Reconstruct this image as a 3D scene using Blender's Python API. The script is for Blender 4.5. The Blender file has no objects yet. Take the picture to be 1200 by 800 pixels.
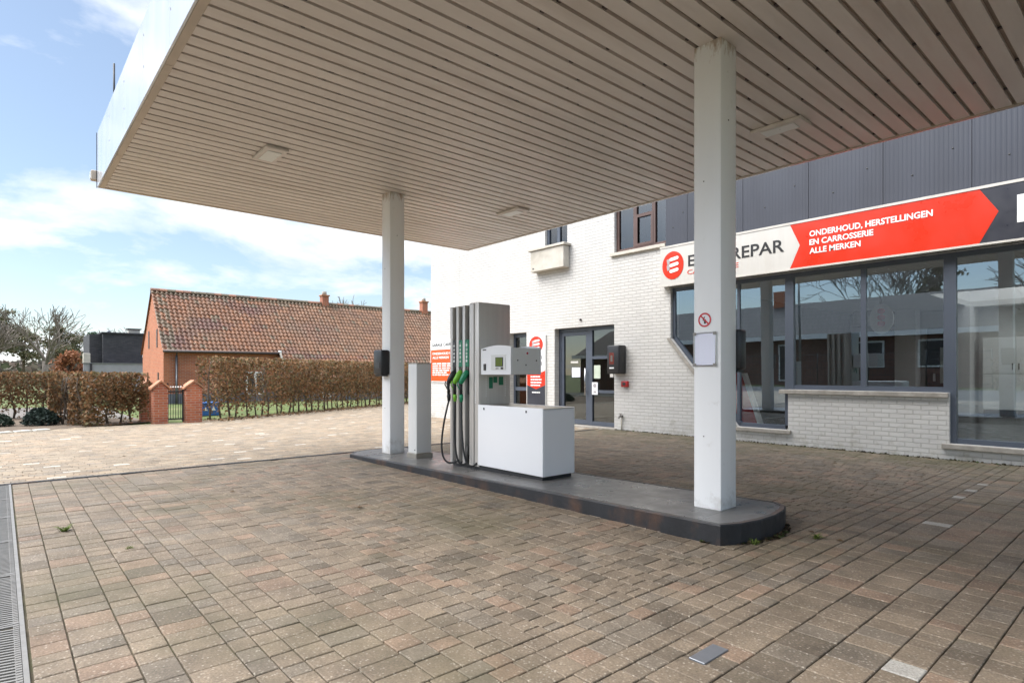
import bpy, bmesh, math, random
from mathutils import Vector, Matrix, noise
from mathutils.geometry import tessellate_polygon
random.seed(11)
R = math.radians
SC = bpy.context.scene
COL = SC.collection
ORG = {}

# ------------------------------------------------------------------ helpers
class MB:
    """collects faces; build() links them as one mesh object"""
    def __init__(s):
        s.v = []; s.f = []; s.sm = []; s.c = []; s.mi = []
    def face(s, pts, smooth=False, col=None, mi=0):
        b = len(s.v); s.v += [tuple(p) for p in pts]
        s.f.append(tuple(range(b, b+len(pts)))); s.sm.append(smooth); s.c.append(col); s.mi.append(mi)
    def mesh(s, vs, fs, smooth=False, col=None, mi=0):
        b = len(s.v); s.v += [tuple(p) for p in vs]
        for f in fs:
            s.f.append(tuple(i+b for i in f)); s.sm.append(smooth); s.c.append(col); s.mi.append(mi)
    def bmesh(s, bm, smooth=False, col=None, mi=0):
        bm.verts.index_update()
        s.mesh([v.co[:] for v in bm.verts], [[v.index for v in f.verts] for f in bm.faces], smooth, col, mi); bm.free()
    def box(s, x0, x1, y0, y1, z0, z1, bev=0, rot=None, seg=1, col=None, mi=0):
        bm = bmesh.new()
        vs = [bm.verts.new((x, y, z)) for x in (x0, x1) for y in (y0, y1) for z in (z0, z1)]
        for f in ((0,1,3,2),(4,6,7,5),(0,4,5,1),(2,3,7,6),(0,2,6,4),(1,5,7,3)): bm.faces.new([vs[i] for i in f])
        if bev: bmesh.ops.bevel(bm, geom=bm.edges[:], offset=bev, segments=seg, affect='EDGES', profile=.5)
        if rot:
            c, ang, ax = rot
            bmesh.ops.rotate(bm, verts=bm.verts, cent=c, matrix=Matrix.Rotation(ang, 3, ax))
        s.bmesh(bm, seg > 1, col, mi)
    def tube(s, pts, r, n=8, cap=True, col=None, smooth=True):
        pts = [Vector(p) for p in pts]
        rs = r if isinstance(r, (list, tuple)) else [r]*len(pts)
        rings = []; ref = None
        for i, p in enumerate(pts):
            d = (pts[min(i+1, len(pts)-1)] - pts[max(i-1, 0)]).normalized()
            if ref is None or abs(ref.dot(d)) > .95: ref = Vector((0,0,1)) if abs(d.z) < .9 else Vector((1,0,0))
            a = d.cross(ref).normalized(); b = d.cross(a)
            rings.append([p + (a*math.cos(2*math.pi*k/n) + b*math.sin(2*math.pi*k/n))*rs[i] for k in range(n)])
        vs = [q for rg in rings for q in rg]; fs = []
        for i in range(len(pts)-1):
            for k in range(n):
                fs.append((i*n+k, i*n+(k+1) % n, (i+1)*n+(k+1) % n, (i+1)*n+k))
        if cap: fs.append(tuple(range(n-1, -1, -1))); fs.append(tuple(range((len(pts)-1)*n, len(pts)*n)))
        s.mesh(vs, fs, smooth, col)
    def prism(s, poly, axis, a, b, col=None):
        """poly of 2D points swept along axis from a to b; X: (y,z)  Y: (x,z)  Z: (x,y)"""
        f = {'X': lambda p, t: (t, p[0], p[1]), 'Y': lambda p, t: (p[0], t, p[1]), 'Z': lambda p, t: (p[0], p[1], t)}[axis]
        n = len(poly); vs = [f(p, a) for p in poly] + [f(p, b) for p in poly]
        tri = tessellate_polygon([[Vector((p[0], p[1], 0)) for p in poly]])
        fs = [tuple(t) for t in tri] + [tuple(i+n for i in t) for t in tri]
        fs += [(i, (i+1) % n, (i+1) % n+n, i+n) for i in range(n)]
        s.mesh(vs, fs, False, col)
    def build(s, name, mat, parent=None):
        me = bpy.data.meshes.new(name)
        org = Vector((0,0,0))
        if parent is not None: org = ORG[parent.name]
        me.from_pydata([(v[0]-org.x, v[1]-org.y, v[2]-org.z) for v in s.v], [], s.f)
        me.polygons.foreach_set('use_smooth', s.sm)
        for m in (mat if isinstance(mat, (list, tuple)) else [mat]): me.materials.append(m)
        if any(s.mi): me.polygons.foreach_set('material_index', s.mi)
        if any(c is not None for c in s.c):
            at = me.attributes.new('tone', 'FLOAT_COLOR', 'FACE')
            buf = []
            for c in s.c: buf += [*(c or (.5,.5,.5)), 1]
            at.data.foreach_set('color', buf)
        me.update()
        bm = bmesh.new(); bm.from_mesh(me)
        if len(bm.faces) < 4000: bmesh.ops.recalc_face_normals(bm, faces=bm.faces); bm.to_mesh(me)
        bm.free()
        o = bpy.data.objects.new(name, me); COL.objects.link(o)
        if parent is not None: o.parent = parent
        ORG[o.name] = org
        return o

def tag(o, label=None, cat=None, group=None, kind=None):
    if label: o['label'] = label
    if cat: o['category'] = cat
    if group: o['group'] = group
    if kind: o['kind'] = kind
    return o
def thing(name, label, cat, loc=(0,0,0), group=None):
    o = bpy.data.objects.new(name, None); COL.objects.link(o); o.location = loc; o.empty_display_size = .1
    ORG[o.name] = Vector(loc)
    return tag(o, label, cat, group)
def struct(name, mb, mat):
    o = mb.build(name, mat); o['kind'] = 'structure'; return o
def copy_thing(root, loc, label=None):
    r = root.copy(); COL.objects.link(r); r.location = loc
    if label: r['label'] = label
    for ch in list(root.children):
        c = ch.copy(); COL.objects.link(c); c.parent = r
        for g in ch.children:
            d = g.copy(); COL.objects.link(d); d.parent = c
    return r

# ------------------------------------------------------------------ materials
def nodes(name):
    m = bpy.data.materials.new(name); m.use_nodes = True
    nt = m.node_tree; b = nt.nodes['Principled BSDF']
    return m, nt, b
def N(nt, t, **kw):
    n = nt.nodes.new(t)
    for k, v in kw.items():
        if k.startswith('i_'): n.inputs[k[2:].replace('_', ' ')].default_value = v
        else: setattr(n, k, v)
    return n
def ramp(nt, src, stops):
    r = nt.nodes.new('ShaderNodeValToRGB'); e = r.color_ramp.elements
    while len(e) < len(stops): e.new(.5)
    for el, (p, c) in zip(e, stops):
        el.position = p; el.color = (*c, 1) if not isinstance(c, (int, float)) else (c, c, c, 1)
    nt.links.new(src, r.inputs[0]); return r.outputs[0]
def mixc(nt, fac, a, b, mode='MIX'):
    m = nt.nodes.new('ShaderNodeMix'); m.data_type = 'RGBA'; m.blend_type = mode
    for sock, v in ((m.inputs[0], fac), (m.inputs[6], a), (m.inputs[7], b)):
        if hasattr(v, 'links'): nt.links.new(v, sock)
        elif isinstance(v, (int, float)): sock.default_value = v if sock.type == 'VALUE' else (v, v, v, 1)
        else: sock.default_value = (*v, 1)
    return m.outputs[2]
def pos(nt): return nt.nodes.new('ShaderNodeNewGeometry').outputs['Position']
def noi(nt, vec, scale, detail=3, rough=.55, dist=0):
    n = N(nt, 'ShaderNodeTexNoise', i_Scale=scale, i_Detail=detail, i_Roughness=rough, i_Distortion=dist)
    nt.links.new(vec, n.inputs['Vector']); return n.outputs['Fac']
def mapv(nt, vec, sc):
    m = N(nt, 'ShaderNodeMapping'); m.inputs['Scale'].default_value = sc; nt.links.new(vec, m.inputs['Vector']); return m.outputs[0]
def bump(nt, b, h, strength, dist=.01):
    bp = N(nt, 'ShaderNodeBump', i_Strength=strength, i_Distance=dist); nt.links.new(h, bp.inputs['Height'])
    nt.links.new(bp.outputs[0], b.inputs['Normal']); return bp

def M(name, col, rough=.6, metal=0., var=.12, scale=3., bmp=0., bscale=60., stain=None, stain_scale=1.5, stain_amt=.5, spec=.5, stretch=(1,1,1), coat=0, rv=.08):
    m, nt, b = nodes(name)
    p = mapv(nt, pos(nt), stretch)
    n1 = noi(nt, p, scale, 5)
    lo = tuple(max(0, c*(1-var)) for c in col); hi = tuple(min(1, c*(1+var)) for c in col)
    c = ramp(nt, n1, [(.3, lo), (.7, hi)])
    if stain:
        s = ramp(nt, noi(nt, p, stain_scale, 6, .65), [(.5, 0.), (.72, stain_amt)])
        c = mixc(nt, s, c, stain)
    nt.links.new(c, b.inputs['Base Color'])
    r = ramp(nt, noi(nt, p, scale*2.3, 4), [(.3, max(0, rough-rv)), (.7, min(1, rough+rv))])
    nt.links.new(r, b.inputs['Roughness'])
    b.inputs['Metallic'].default_value = metal
    b.inputs['Specular IOR Level'].default_value = spec
    b.inputs['Coat Weight'].default_value = coat
    if bmp: bump(nt, b, noi(nt, pos(nt), bscale, 4), bmp, .01)
    return m

def leaf_mat(name, cols, rough=.7, trans=.25):
    m, nt, b = nodes(name)
    at = N(nt, 'ShaderNodeAttribute', attribute_name='tone')
    nt.links.new(at.outputs['Color'], b.inputs['Base Color'])
    b.inputs['Roughness'].default_value = rough
    b.inputs['Specular IOR Level'].default_value = .3
    tr = N(nt, 'ShaderNodeBsdfTranslucent'); nt.links.new(at.outputs['Color'], tr.inputs['Color'])
    mx = N(nt, 'ShaderNodeMixShader'); mx.inputs[0].default_value = trans
    nt.links.new(b.outputs[0], mx.inputs[1]); nt.links.new(tr.outputs[0], mx.inputs[2])
    nt.links.new(mx.outputs[0], nt.nodes['Material Output'].inputs['Surface'])
    return m

def brick_mat(name, c1, c2, mortar, axis='XZ', bw=.215, bh=.072, ms=.009, bstr=.6, dirt=None, dirt_z=None, rough=.75, big_var=.1, soft=.35, mortar_mix=1.0):
    m, nt, b = nodes(name)
    sx = N(nt, 'ShaderNodeSeparateXYZ'); nt.links.new(pos(nt), sx.inputs[0])
    cb = N(nt, 'ShaderNodeCombineXYZ')
    if axis == 'XZ': nt.links.new(sx.outputs['X'], cb.inputs['X'])
    elif axis == 'YZ': nt.links.new(sx.outputs['Y'], cb.inputs['X'])
    else:
        ad = N(nt, 'ShaderNodeMath', operation='ADD'); nt.links.new(sx.outputs['X'], ad.inputs[0]); nt.links.new(sx.outputs['Y'], ad.inputs[1]); nt.links.new(ad.outputs[0], cb.inputs['X'])
    nt.links.new(sx.outputs['Z'], cb.inputs['Y'])
    # irregular courses
    nv = N(nt, 'ShaderNodeTexNoise', i_Scale=6., i_Detail=3.); nt.links.new(pos(nt), nv.inputs['Vector'])
    vm = N(nt, 'ShaderNodeVectorMath', operation='SCALE'); nt.links.new(nv.outputs['Color'], vm.inputs[0]); vm.inputs['Scale'].default_value = .012
    va = N(nt, 'ShaderNodeVectorMath', operation='ADD'); nt.links.new(cb.outputs[0], va.inputs[0]); nt.links.new(vm.outputs[0], va.inputs[1])
    br = N(nt, 'ShaderNodeTexBrick', i_Scale=1., i_Mortar_Size=ms, i_Mortar_Smooth=soft, i_Bias=0., i_Brick_Width=bw, i_Row_Height=bh)
    br.inputs['Color1'].default_value = (*c1, 1); br.inputs['Color2'].default_value = (*c2, 1)
    br.inputs['Mortar'].default_value = tuple(a*mortar_mix + d*(1-mortar_mix) for a, d in zip(mortar, c1)) + (1,)
    nt.links.new(va.outputs[0], br.inputs['Vector'])
    c = br.outputs['Color']
    v = ramp(nt, noi(nt, pos(nt), 1.3, 6, .6), [(.3, 1-big_var), (.7, 1.)])
    c = mixc(nt, 1., c, v, 'MULTIPLY')
    if dirt:
        gz_ = N(nt, 'ShaderNodeMapRange'); nt.links.new(sx.outputs['Z'], gz_.inputs[0])
        gz_.inputs[1].default_value = dirt_z[0]; gz_.inputs[2].default_value = dirt_z[1]; gz_.inputs[3].default_value = .24; gz_.inputs[4].default_value = 0
        ad = N(nt, 'ShaderNodeMath', operation='ADD'); nt.links.new(noi(nt, pos(nt), 4., 7, .68), ad.inputs[0]); nt.links.new(gz_.outputs[0], ad.inputs[1])
        s = ramp(nt, ad.outputs[0], [(.72, 0.), (.88, .5)])
        c = mixc(nt, s, c, dirt)
        st = ramp(nt, noi(nt, mapv(nt, pos(nt), (5, 5, .35)), 1., 5, .6), [(.58, 0.), (.85, .14)])
        c = mixc(nt, st, c, tuple(x*1.6 for x in dirt))
    nt.links.new(c, b.inputs['Base Color']); b.inputs['Roughness'].default_value = rough
    inv = N(nt, 'ShaderNodeMath', operation='SUBTRACT'); inv.inputs[0].default_value = 1; nt.links.new(br.outputs['Fac'], inv.inputs[1])
    ad2 = N(nt, 'ShaderNodeMath', operation='MULTIPLY_ADD'); nt.links.new(noi(nt, pos(nt), 35, 4), ad2.inputs[0]); ad2.inputs[1].default_value = .55; nt.links.new(inv.outputs[0], ad2.inputs[2])
    bump(nt, b, ad2.outputs[0], bstr, .012)
    return m

def glass_mat(name, base=.16, tint=(.82,.86,.86), refl=(.95,.97,1.)):
    m, nt, b = nodes(name); nt.nodes.remove(b)
    tr = N(nt, 'ShaderNodeBsdfTransparent'); tr.inputs[0].default_value = (*tint, 1)
    gl = N(nt, 'ShaderNodeBsdfAnisotropic') if False else N(nt, 'ShaderNodeBsdfGlossy'); gl.inputs['Roughness'].default_value = 0.0
    gl.inputs['Color'].default_value = (*refl, 1)
    fr = N(nt, 'ShaderNodeLayerWeight', i_Blend=.5)
    pw = N(nt, 'ShaderNodeMath', operation='POWER'); nt.links.new(fr.outputs['Facing'], pw.inputs[0]); pw.inputs[1].default_value = 3.5
    ma = N(nt, 'ShaderNodeMath', operation='MULTIPLY_ADD'); nt.links.new(pw.outputs[0], ma.inputs[0]); ma.inputs[1].default_value = .75; ma.inputs[2].default_value = base
    mx = N(nt, 'ShaderNodeMixShader'); nt.links.new(ma.outputs[0], mx.inputs[0])
    nt.links.new(tr.outputs[0], mx.inputs[1]); nt.links.new(gl.outputs[0], mx.inputs[2])
    nt.links.new(mx.outputs[0], nt.nodes['Material Output'].inputs['Surface'])
    # very slight waviness of real panes
    bp = N(nt, 'ShaderNodeBump', i_Strength=.02, i_Distance=.02); nt.links.new(noi(nt, pos(nt), 1.2, 2), bp.inputs['Height'])
    nt.links.new(bp.outputs[0], gl.inputs['Normal'])
    return m

def paver_mat(name, moss=True, speck=.35, tint=(1,1,1)):
    m, nt, b = nodes(name)
    at = N(nt, 'ShaderNodeAttribute', attribute_name='tone')
    p = pos(nt)
    c = at.outputs['Color']
    n = ramp(nt, noi(nt, p, 90, 4, .7), [(.3, .55), (.72, 1.3)])
    c = mixc(nt, 1., c, n, 'MULTIPLY')
    n2 = ramp(nt, noi(nt, p, 3.2, 7, .7), [(.30, .58), (.66, 1.12)])
    c = mixc(nt, 1., c, n2, 'MULTIPLY')
    vo = N(nt, 'ShaderNodeTexVoronoi', i_Scale=52.); nt.links.new(p, vo.inputs['Vector'])
    vr = ramp(nt, noi(nt, p, 26, 2), [(.35, 0.), (.62, 1.)])
    sp = mixc(nt, 1., ramp(nt, vo.outputs['Distance'], [(.14, speck*1.6), (.34, 0.)]), vr, 'MULTIPLY')
    c = mixc(nt, sp, c, (.52,.46,.38))
    if moss:
        s = ramp(nt, noi(nt, p, .55, 6, .62), [(.50, 0.), (.70, .65)])
        c = mixc(nt, s, c, (.085,.075,.035))
        # old oil stains in front of the pump and by the island
        for ox, oy, orad in ((-5.63,3.19,.42),(-4.43,3.58,.5),(-4.9,3.3,.3),(-6.9,3.5,.35),(-3.4,8.0,.4)):
            ds = N(nt, 'ShaderNodeVectorMath', operation='DISTANCE'); nt.links.new(p, ds.inputs[0]); ds.inputs[1].default_value = (ox, oy, 0)
            dm = N(nt, 'ShaderNodeMath', operation='DIVIDE'); nt.links.new(ds.outputs['Value'], dm.inputs[0]); dm.inputs[1].default_value = orad
            da = N(nt, 'ShaderNodeMath', operation='MULTIPLY_ADD'); nt.links.new(noi(nt, p, 4.5, 5, .65), da.inputs[0]); da.inputs[1].default_value = 1.3; nt.links.new(dm.outputs[0], da.inputs[2])
            c = mixc(nt, ramp(nt, da.outputs[0], [(.75, .55), (1.45, 0.)]) , c, (.06,.048,.038))
        # paint spots and lichen
        s2 = ramp(nt, noi(nt, mapv(nt, p, (1,1,1)), 13., 3, .5), [(.74, 0.), (.77, .4)])
        c = mixc(nt, s2, c, (.55,.5,.42))
        sx = N(nt, 'ShaderNodeSeparateXYZ'); nt.links.new(p, sx.inputs[0])
        mr = N(nt, 'ShaderNodeMapRange'); nt.links.new(sx.outputs['Y'], mr.inputs[0])
        mr.inputs[1].default_value = 8.3; mr.inputs[2].default_value = 10.5; mr.inputs[3].default_value = 0; mr.inputs[4].default_value = .33
        ad = N(nt, 'ShaderNodeMath', operation='ADD'); nt.links.new(mr.outputs[0], ad.inputs[0]); nt.links.new(noi(nt, p, 2.6, 6, .65), ad.inputs[1])
        s3 = ramp(nt, ad.outputs[0], [(.64, 0.), (.9, .75)])
        c = mixc(nt, s3, c, (.075,.068,.028))
    nt.links.new(c, b.inputs['Base Color'])
    b.inputs['Roughness'].default_value = .72
    bump(nt, b, noi(nt, p, 150, 4, .7), .35, .006)
    return m

MT = {}
MT['white_paint'] = M('white_paint', (.84,.84,.83), .38, var=.03, scale=1.2, stain=(.55,.50,.42), stain_scale=.9, stain_amt=.18, stretch=(4,4,.5))
MT['white_metal'] = M('white_metal', (.83,.83,.84), .32, var=.012, scale=.8, rv=.01)
MT['post_grey'] = M('post_grey', (.70,.70,.68), .4, var=.03, scale=1.2)
MT['fascia'] = M('fascia_panel', (.66,.67,.70), .16, var=.10, scale=1.5, stretch=(1,1,.25), coat=.5)
MT['soffit'] = M('soffit_panel', (.67,.615,.565), .42, var=.07, scale=1.1, stretch=(3,.4,1), stain=(.45,.36,.29), stain_scale=1.2, stain_amt=.35)
MT['soffit_gap'] = M('soffit_gap', (.38,.31,.26), .7)
MT['soffit_trim'] = M('soffit_trim', (.50,.42,.34), .45, var=.08)
MT['steel'] = M('brushed_steel', (.60,.57,.53), .42, .3, var=.05, scale=5, stretch=(5,5,.15))
MT['steel_lid'] = M('steel_lid', (.46,.43,.38), .38, 1., var=.1, scale=6)
MT['black'] = M('black_plastic', (.018,.018,.02), .38, var=.2)
MT['rubber'] = M('rubber', (.014,.014,.015), .5, var=.2)
MT['green'] = M('green_plastic', (.015,.26,.12), .4, var=.12)
MT['lime'] = M('lime_plastic', (.20,.52,.03), .4, var=.1)
MT['label_dark'] = M('label_dark', (.03,.03,.032), .4)
MT['label_green'] = M('label_green', (.012,.19,.10), .45, var=.1)
MT['red'] = M('sign_red', (.64,.028,.007), .32, var=.05, scale=1, stain=(.5,.03,.01), stain_amt=.25)
MT['orange'] = M('sign_orange', (.70,.085,.012), .35, var=.04)
MT['sign_white'] = M('sign_white', (.57,.55,.51), .35, var=.04, stain=(.45,.41,.35), stain_amt=.35, stretch=(4,4,.5))
MT['sign_dark'] = M('sign_dark', (.032,.034,.045), .35, var=.1)
MT['letter_white'] = M('letter_white', (.82,.82,.8), .4, var=.02)
MT['letter_grey'] = M('letter_grey', (.38,.36,.36), .4, var=.05)
MT['letter_black'] = M('letter_black', (.02,.02,.022), .4, var=.05)
MT['prohib_red'] = M('prohibition_red', (.55,.02,.03), .4, var=.05)
MT['frame'] = M('window_frame_paint', (.070,.083,.108), .36, var=.06)
MT['frame_brown'] = M('brown_frame', (.085,.045,.036), .45, var=.15)
MT['cladding'] = M('dark_cladding', (.033,.037,.051), .5, var=.12, scale=.8, stretch=(2,2,.4))
MT['stone'] = M('sill_stone', (.34,.31,.27), .75, var=.2, scale=9, bmp=.2, stain=(.13,.12,.09), stain_amt=.6)
MT['sill_render'] = M('sill_cement', (.52,.48,.41), .7, var=.12, scale=5, bmp=.15, stain=(.3,.26,.19), stain_amt=.5)
MT['glass'] = glass_mat('shop_glass', .27, (.92,.94,.94), (.70,.86,1.0))
MT['glass_plain'] = glass_mat('added_skylight_glass', .04, (.95,.96,.96))
MT['glass_door'] = glass_mat('door_glass', .10, (.7,.74,.7))
MT['glass_dark'] = glass_mat('upper_glass', .08, (.5,.52,.52))
MT['int_white'] = M('interior_plaster', (.62,.62,.60), .7, var=.03)
MT['int_dark'] = M('interior_dark', (.075,.068,.06), .7, var=.1)
MT['int_floor'] = M('interior_floor_tile', (.06,.058,.056), .22, var=.2, scale=2)
MT['curtain'] = M('curtain', (.13,.12,.105), .8, var=.15, stretch=(14,14,.3))
MT['cab_white'] = M('cabinet_white', (.78,.80,.77), .35, var=.03)
MT['door_dark'] = M('dark_door', (.035,.03,.03), .4)
MT['paper'] = M('paper', (.78,.78,.80), .6, var=.02)
MT['paper_blue'] = M('paper_blueish', (.74,.75,.86), .5, var=.02)
MT['chrome'] = M('chrome', (.6,.6,.6), .22, 1., var=.05)
MT['galv'] = M('galvanised', (.25,.238,.22), .5, .4, var=.12, scale=12)
MT['cast'] = M('cast_iron', (.06,.058,.055), .6, .3, var=.2)
MT['kerb'] = M('kerb_black', (.016,.017,.020), .6, var=.35, scale=4, bmp=.25, bscale=30, stain=(.12,.055,.025), stain_scale=2.2, stain_amt=.7, stretch=(1,1,.6))
MT['kerb_rim'] = M('rim_steel', (.085,.085,.085), .5, .3, var=.2, stain=(.2,.09,.04), stain_amt=.6)
MT['joint'] = M('paving_joint', (.085,.070,.044), .95, var=.4, scale=7, bmp=.5, bscale=120, stain=(.055,.075,.018), stain_scale=1.1, stain_amt=.95)
MT['joint_sand'] = M('sand_joint', (.25,.21,.15), .95, var=.3, scale=5)
MT['paver'] = paver_mat('concrete_paver', True)
MT['paver_sand'] = paver_mat('sand_paver', False, .1)
MT['asphalt'] = M('asphalt', (.055,.055,.056), .85, var=.25, scale=6, bmp=.4, bscale=150)
MT['soil'] = M('soil', (.13,.095,.065), .95, var=.35, scale=4, bmp=.8, bscale=14, stain=(.05,.035,.022), stain_scale=3, stain_amt=.8)
MT['lawn'] = M('lawn_grass', (.075,.105,.022), .9, var=.4, scale=2.5, bmp=.8, bscale=40, stain=(.19,.16,.08), stain_scale=.6, stain_amt=.7)
MT['field'] = M('field', (.10,.12,.04), .95, var=.35, scale=.2)
MT['gravel'] = M('gravel', (.15,.135,.12), .95, var=.4, scale=11, bmp=.8, bscale=30)
MT['bark'] = M('bark', (.12,.095,.072), .9, var=.35, scale=6, bmp=.6, bscale=20)
MT['bark_grey'] = M('grey_bark', (.19,.16,.135), .9, var=.3, scale=4)
MT['bark_pine'] = M('pine_bark', (.14,.10,.075), .9, var=.35, scale=4, bmp=.6, bscale=15)
MT['leaf'] = leaf_mat('leaves', None)
MT['needle'] = leaf_mat('needles', None, .6, .12)
MT['brick_white'] = brick_mat('white_brick', (.645,.625,.59), (.60,.58,.55), (.52,.50,.465), 'XZ', .215, .073, .008, .85, dirt=(.30,.27,.20), dirt_z=(.0,.8), big_var=.09)
MT['brick_red'] = brick_mat('red_brick', (.50,.15,.065), (.40,.105,.05), (.42,.31,.24), 'SUM', .22, .07, .009, .5, big_var=.25)
MT['brick_orange'] = brick_mat('orange_brick', (.52,.17,.075), (.45,.13,.055), (.42,.27,.19), 'SUM', .22, .07, .008, .4, big_var=.15)
MT['brick_dark'] = brick_mat('dark_brick', (.042,.042,.052), (.075,.072,.082), (.045,.043,.048), 'SUM', .3, .09, .012, .5, big_var=.3)
MT['render_grey'] = M('grey_render', (.33,.32,.345), .8, var=.08)
MT['zinc'] = M('zinc', (.22,.23,.25), .45, .6, var=.12)
MT['gutter'] = M('brown_gutter', (.07,.05,.045), .5, var=.1)
MT['white_frame'] = M('white_window_frame', (.78,.78,.76), .4, var=.03)
MT['coping'] = M('coping_tile', (.42,.19,.10), .75, var=.25, scale=6, stain=(.15,.12,.08), stain_amt=.6)
MT['iron'] = M('wrought_iron', (.03,.032,.036), .5, .4)
MT['blue'] = M('blue_plastic', (.035,.14,.42), .45)
MT['edging'] = M('edging_stone', (.52,.50,.44), .85, var=.15, scale=7, bmp=.2)
MT['rooftile_dark'] = brick_mat('dark_roof_tile', (.055,.045,.042), (.075,.06,.055), (.02,.017,.016), 'XZ', .3, .26, .03, .8)
def tile_mat():
    m, nt, b = nodes('clay_pantile')
    at = N(nt, 'ShaderNodeAttribute', attribute_name='tone')
    p = pos(nt)
    c = mixc(nt, 1., at.outputs['Color'], ramp(nt, noi(nt, p, 14, 5, .65), [(.3, .7), (.7, 1.2)]), 'MULTIPLY')
    c = mixc(nt, ramp(nt, noi(nt, p, .5, 6, .65), [(.5, 0.), (.7, .65)]), c, (.14,.085,.05))
    c = mixc(nt, ramp(nt, noi(nt, p, 7, 5, .6), [(.60, 0.), (.70, .65)]), c, (.36,.31,.21))
    nt.links.new(c, b.inputs['Base Color']); b.inputs['Roughness'].default_value = .6
    bump(nt, b, noi(nt, p, 40, 3), .25)
    return m
MT['pantile'] = tile_mat()
def slab_mat():
    m, nt, b = nodes('island_tile')
    p = pos(nt)
    br = N(nt, 'ShaderNodeTexBrick', i_Scale=1., i_Mortar_Size=.004, i_Mortar_Smooth=.1, i_Bias=0., i_Brick_Width=.6, i_Row_Height=.545)
    br.offset = 0
    br.inputs['Color1'].default_value = (.115,.112,.108,1); br.inputs['Color2'].default_value = (.15,.145,.138,1); br.inputs['Mortar'].default_value = (.05,.048,.045,1)
    mp = N(nt, 'ShaderNodeMapping'); mp.inputs['Location'].default_value = (.1, -4.06, 0); nt.links.new(p, mp.inputs[0]); nt.links.new(mp.outputs[0], br.inputs['Vector'])
    c = mixc(nt, 1., br.outputs['Color'], ramp(nt, noi(nt, p, 2.5, 6, .6), [(.3, .75), (.7, 1.2)]), 'MULTIPLY')
    c = mixc(nt, ramp(nt, noi(nt, p, 1.1, 6, .7), [(.55, 0.), (.75, .45)]), c, (.26,.23,.19))
    nt.links.new(c, b.inputs['Base Color'])
    nt.links.new(ramp(nt, noi(nt, p, 5, 5), [(.3, .22), (.7, .48)]), b.inputs['Roughness'])
    return m
MT['slab'] = slab_mat()

def column_mat():
    m, nt, b = nodes('column_paint'); p = pos(nt)
    c = ramp(nt, noi(nt, mapv(nt, p, (4,4,.4)), 1.1, 5), [(.3, (.85,.85,.845)), (.7, (.89,.89,.885))])
    sx = N(nt, 'ShaderNodeSeparateXYZ'); nt.links.new(p, sx.inputs[0])
    top = N(nt, 'ShaderNodeMapRange'); nt.links.new(sx.outputs['Z'], top.inputs[0])
    top.inputs[1].default_value = 3.82; top.inputs[2].default_value = 4.06; top.inputs[3].default_value = 0; top.inputs[4].default_value = .42
    bot = N(nt, 'ShaderNodeMapRange'); nt.links.new(sx.outputs['Z'], bot.inputs[0])
    bot.inputs[1].default_value = .07; bot.inputs[2].default_value = .45; bot.inputs[3].default_value = .26; bot.inputs[4].default_value = 0
    n1 = noi(nt, mapv(nt, p, (6,6,2)), 3, 6, .65)
    a1 = N(nt, 'ShaderNodeMath', operation='ADD'); nt.links.new(n1, a1.inputs[0]); nt.links.new(top.outputs[0], a1.inputs[1])
    c = mixc(nt, ramp(nt, a1.outputs[0], [(.78, 0.), (.96, .75)]), c, (.34,.21,.10))
    a2 = N(nt, 'ShaderNodeMath', operation='ADD'); nt.links.new(noi(nt, p, 7, 6, .7), a2.inputs[0]); nt.links.new(bot.outputs[0], a2.inputs[1])
    c = mixc(nt, ramp(nt, a2.outputs[0], [(.62, 0.), (.9, .6)]), c, (.42,.38,.32))
    nt.links.new(c, b.inputs['Base Color']); b.inputs['Roughness'].default_value = .36
    return m
MT['column_paint'] = column_mat()

# ------------------------------------------------------------------ text
def text(s, cap, x, z, y, name, mat, parent, width=None, align='l', bold=0., depth=.004):
    """flat lettering facing -Y: cap height 'cap', baseline z, left edge x"""
    cu = bpy.data.curves.new('t', 'FONT'); cu.body = s; cu.size = 1; cu.extrude = .01; cu.offset = bold
    cu.resolution_u = 3
    o = bpy.data.objects.new('t', cu); COL.objects.link(o)
    bpy.context.view_layer.update()
    me = bpy.data.meshes.new_from_object(o.evaluated_get(bpy.context.evaluated_depsgraph_get()))
    bpy.data.objects.remove(o); bpy.data.curves.remove(cu)
    xs = [v.co.x for v in me.vertices]; x0 = min(xs); w = max(xs)-x0
    k = cap/.729; kx = width/w if width else k
    org = ORG[parent.name]
    off = {'l': 0, 'c': -w*kx/2, 'r': -w*kx}[align]
    for v in me.vertices:
        v.co = (x + off + (v.co.x-x0)*kx - org.x, y - (v.co.z+.01)*depth/.02 - org.y, z + v.co.y*k - org.z)
    me.name = name; me.materials.append(mat)
    o = bpy.data.objects.new(name, me); COL.objects.link(o); o.parent = parent; ORG[o.name] = org
    return o
def disc(mb, cx, cz, rx, rz, y0, y1, n=32):
    mb.prism([(cx+rx*math.cos(2*math.pi*k/n), cz+rz*math.sin(2*math.pi*k/n)) for k in range(n)], 'Y', y0, y1)
def ring(mb, cx, cz, r0, r1, y0, y1, n=36):
    for k in range(n):
        a, b = 2*math.pi*k/n, 2*math.pi*(k+1)/n
        q = [(cx+r*math.cos(t), cz+r*math.sin(t)) for r, t in ((r0,a),(r1,a),(r1,b),(r0,b))]
        mb.prism(q, 'Y', y0, y1)
def capsule(x0, x1, z, h, n=6, sl=0):
    r = h/2
    pts = [(x1-r+r*math.cos(t), z+sl+r*math.sin(t)) for t in [(-.5+k/n)*math.pi for k in range(n+1)]]
    pts += [(x0+r-r*math.cos(t), z-r*math.sin(t)*-1*-1) for t in [(-.5+k/n)*math.pi for k in range(n+1)]]
    return pts
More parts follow.
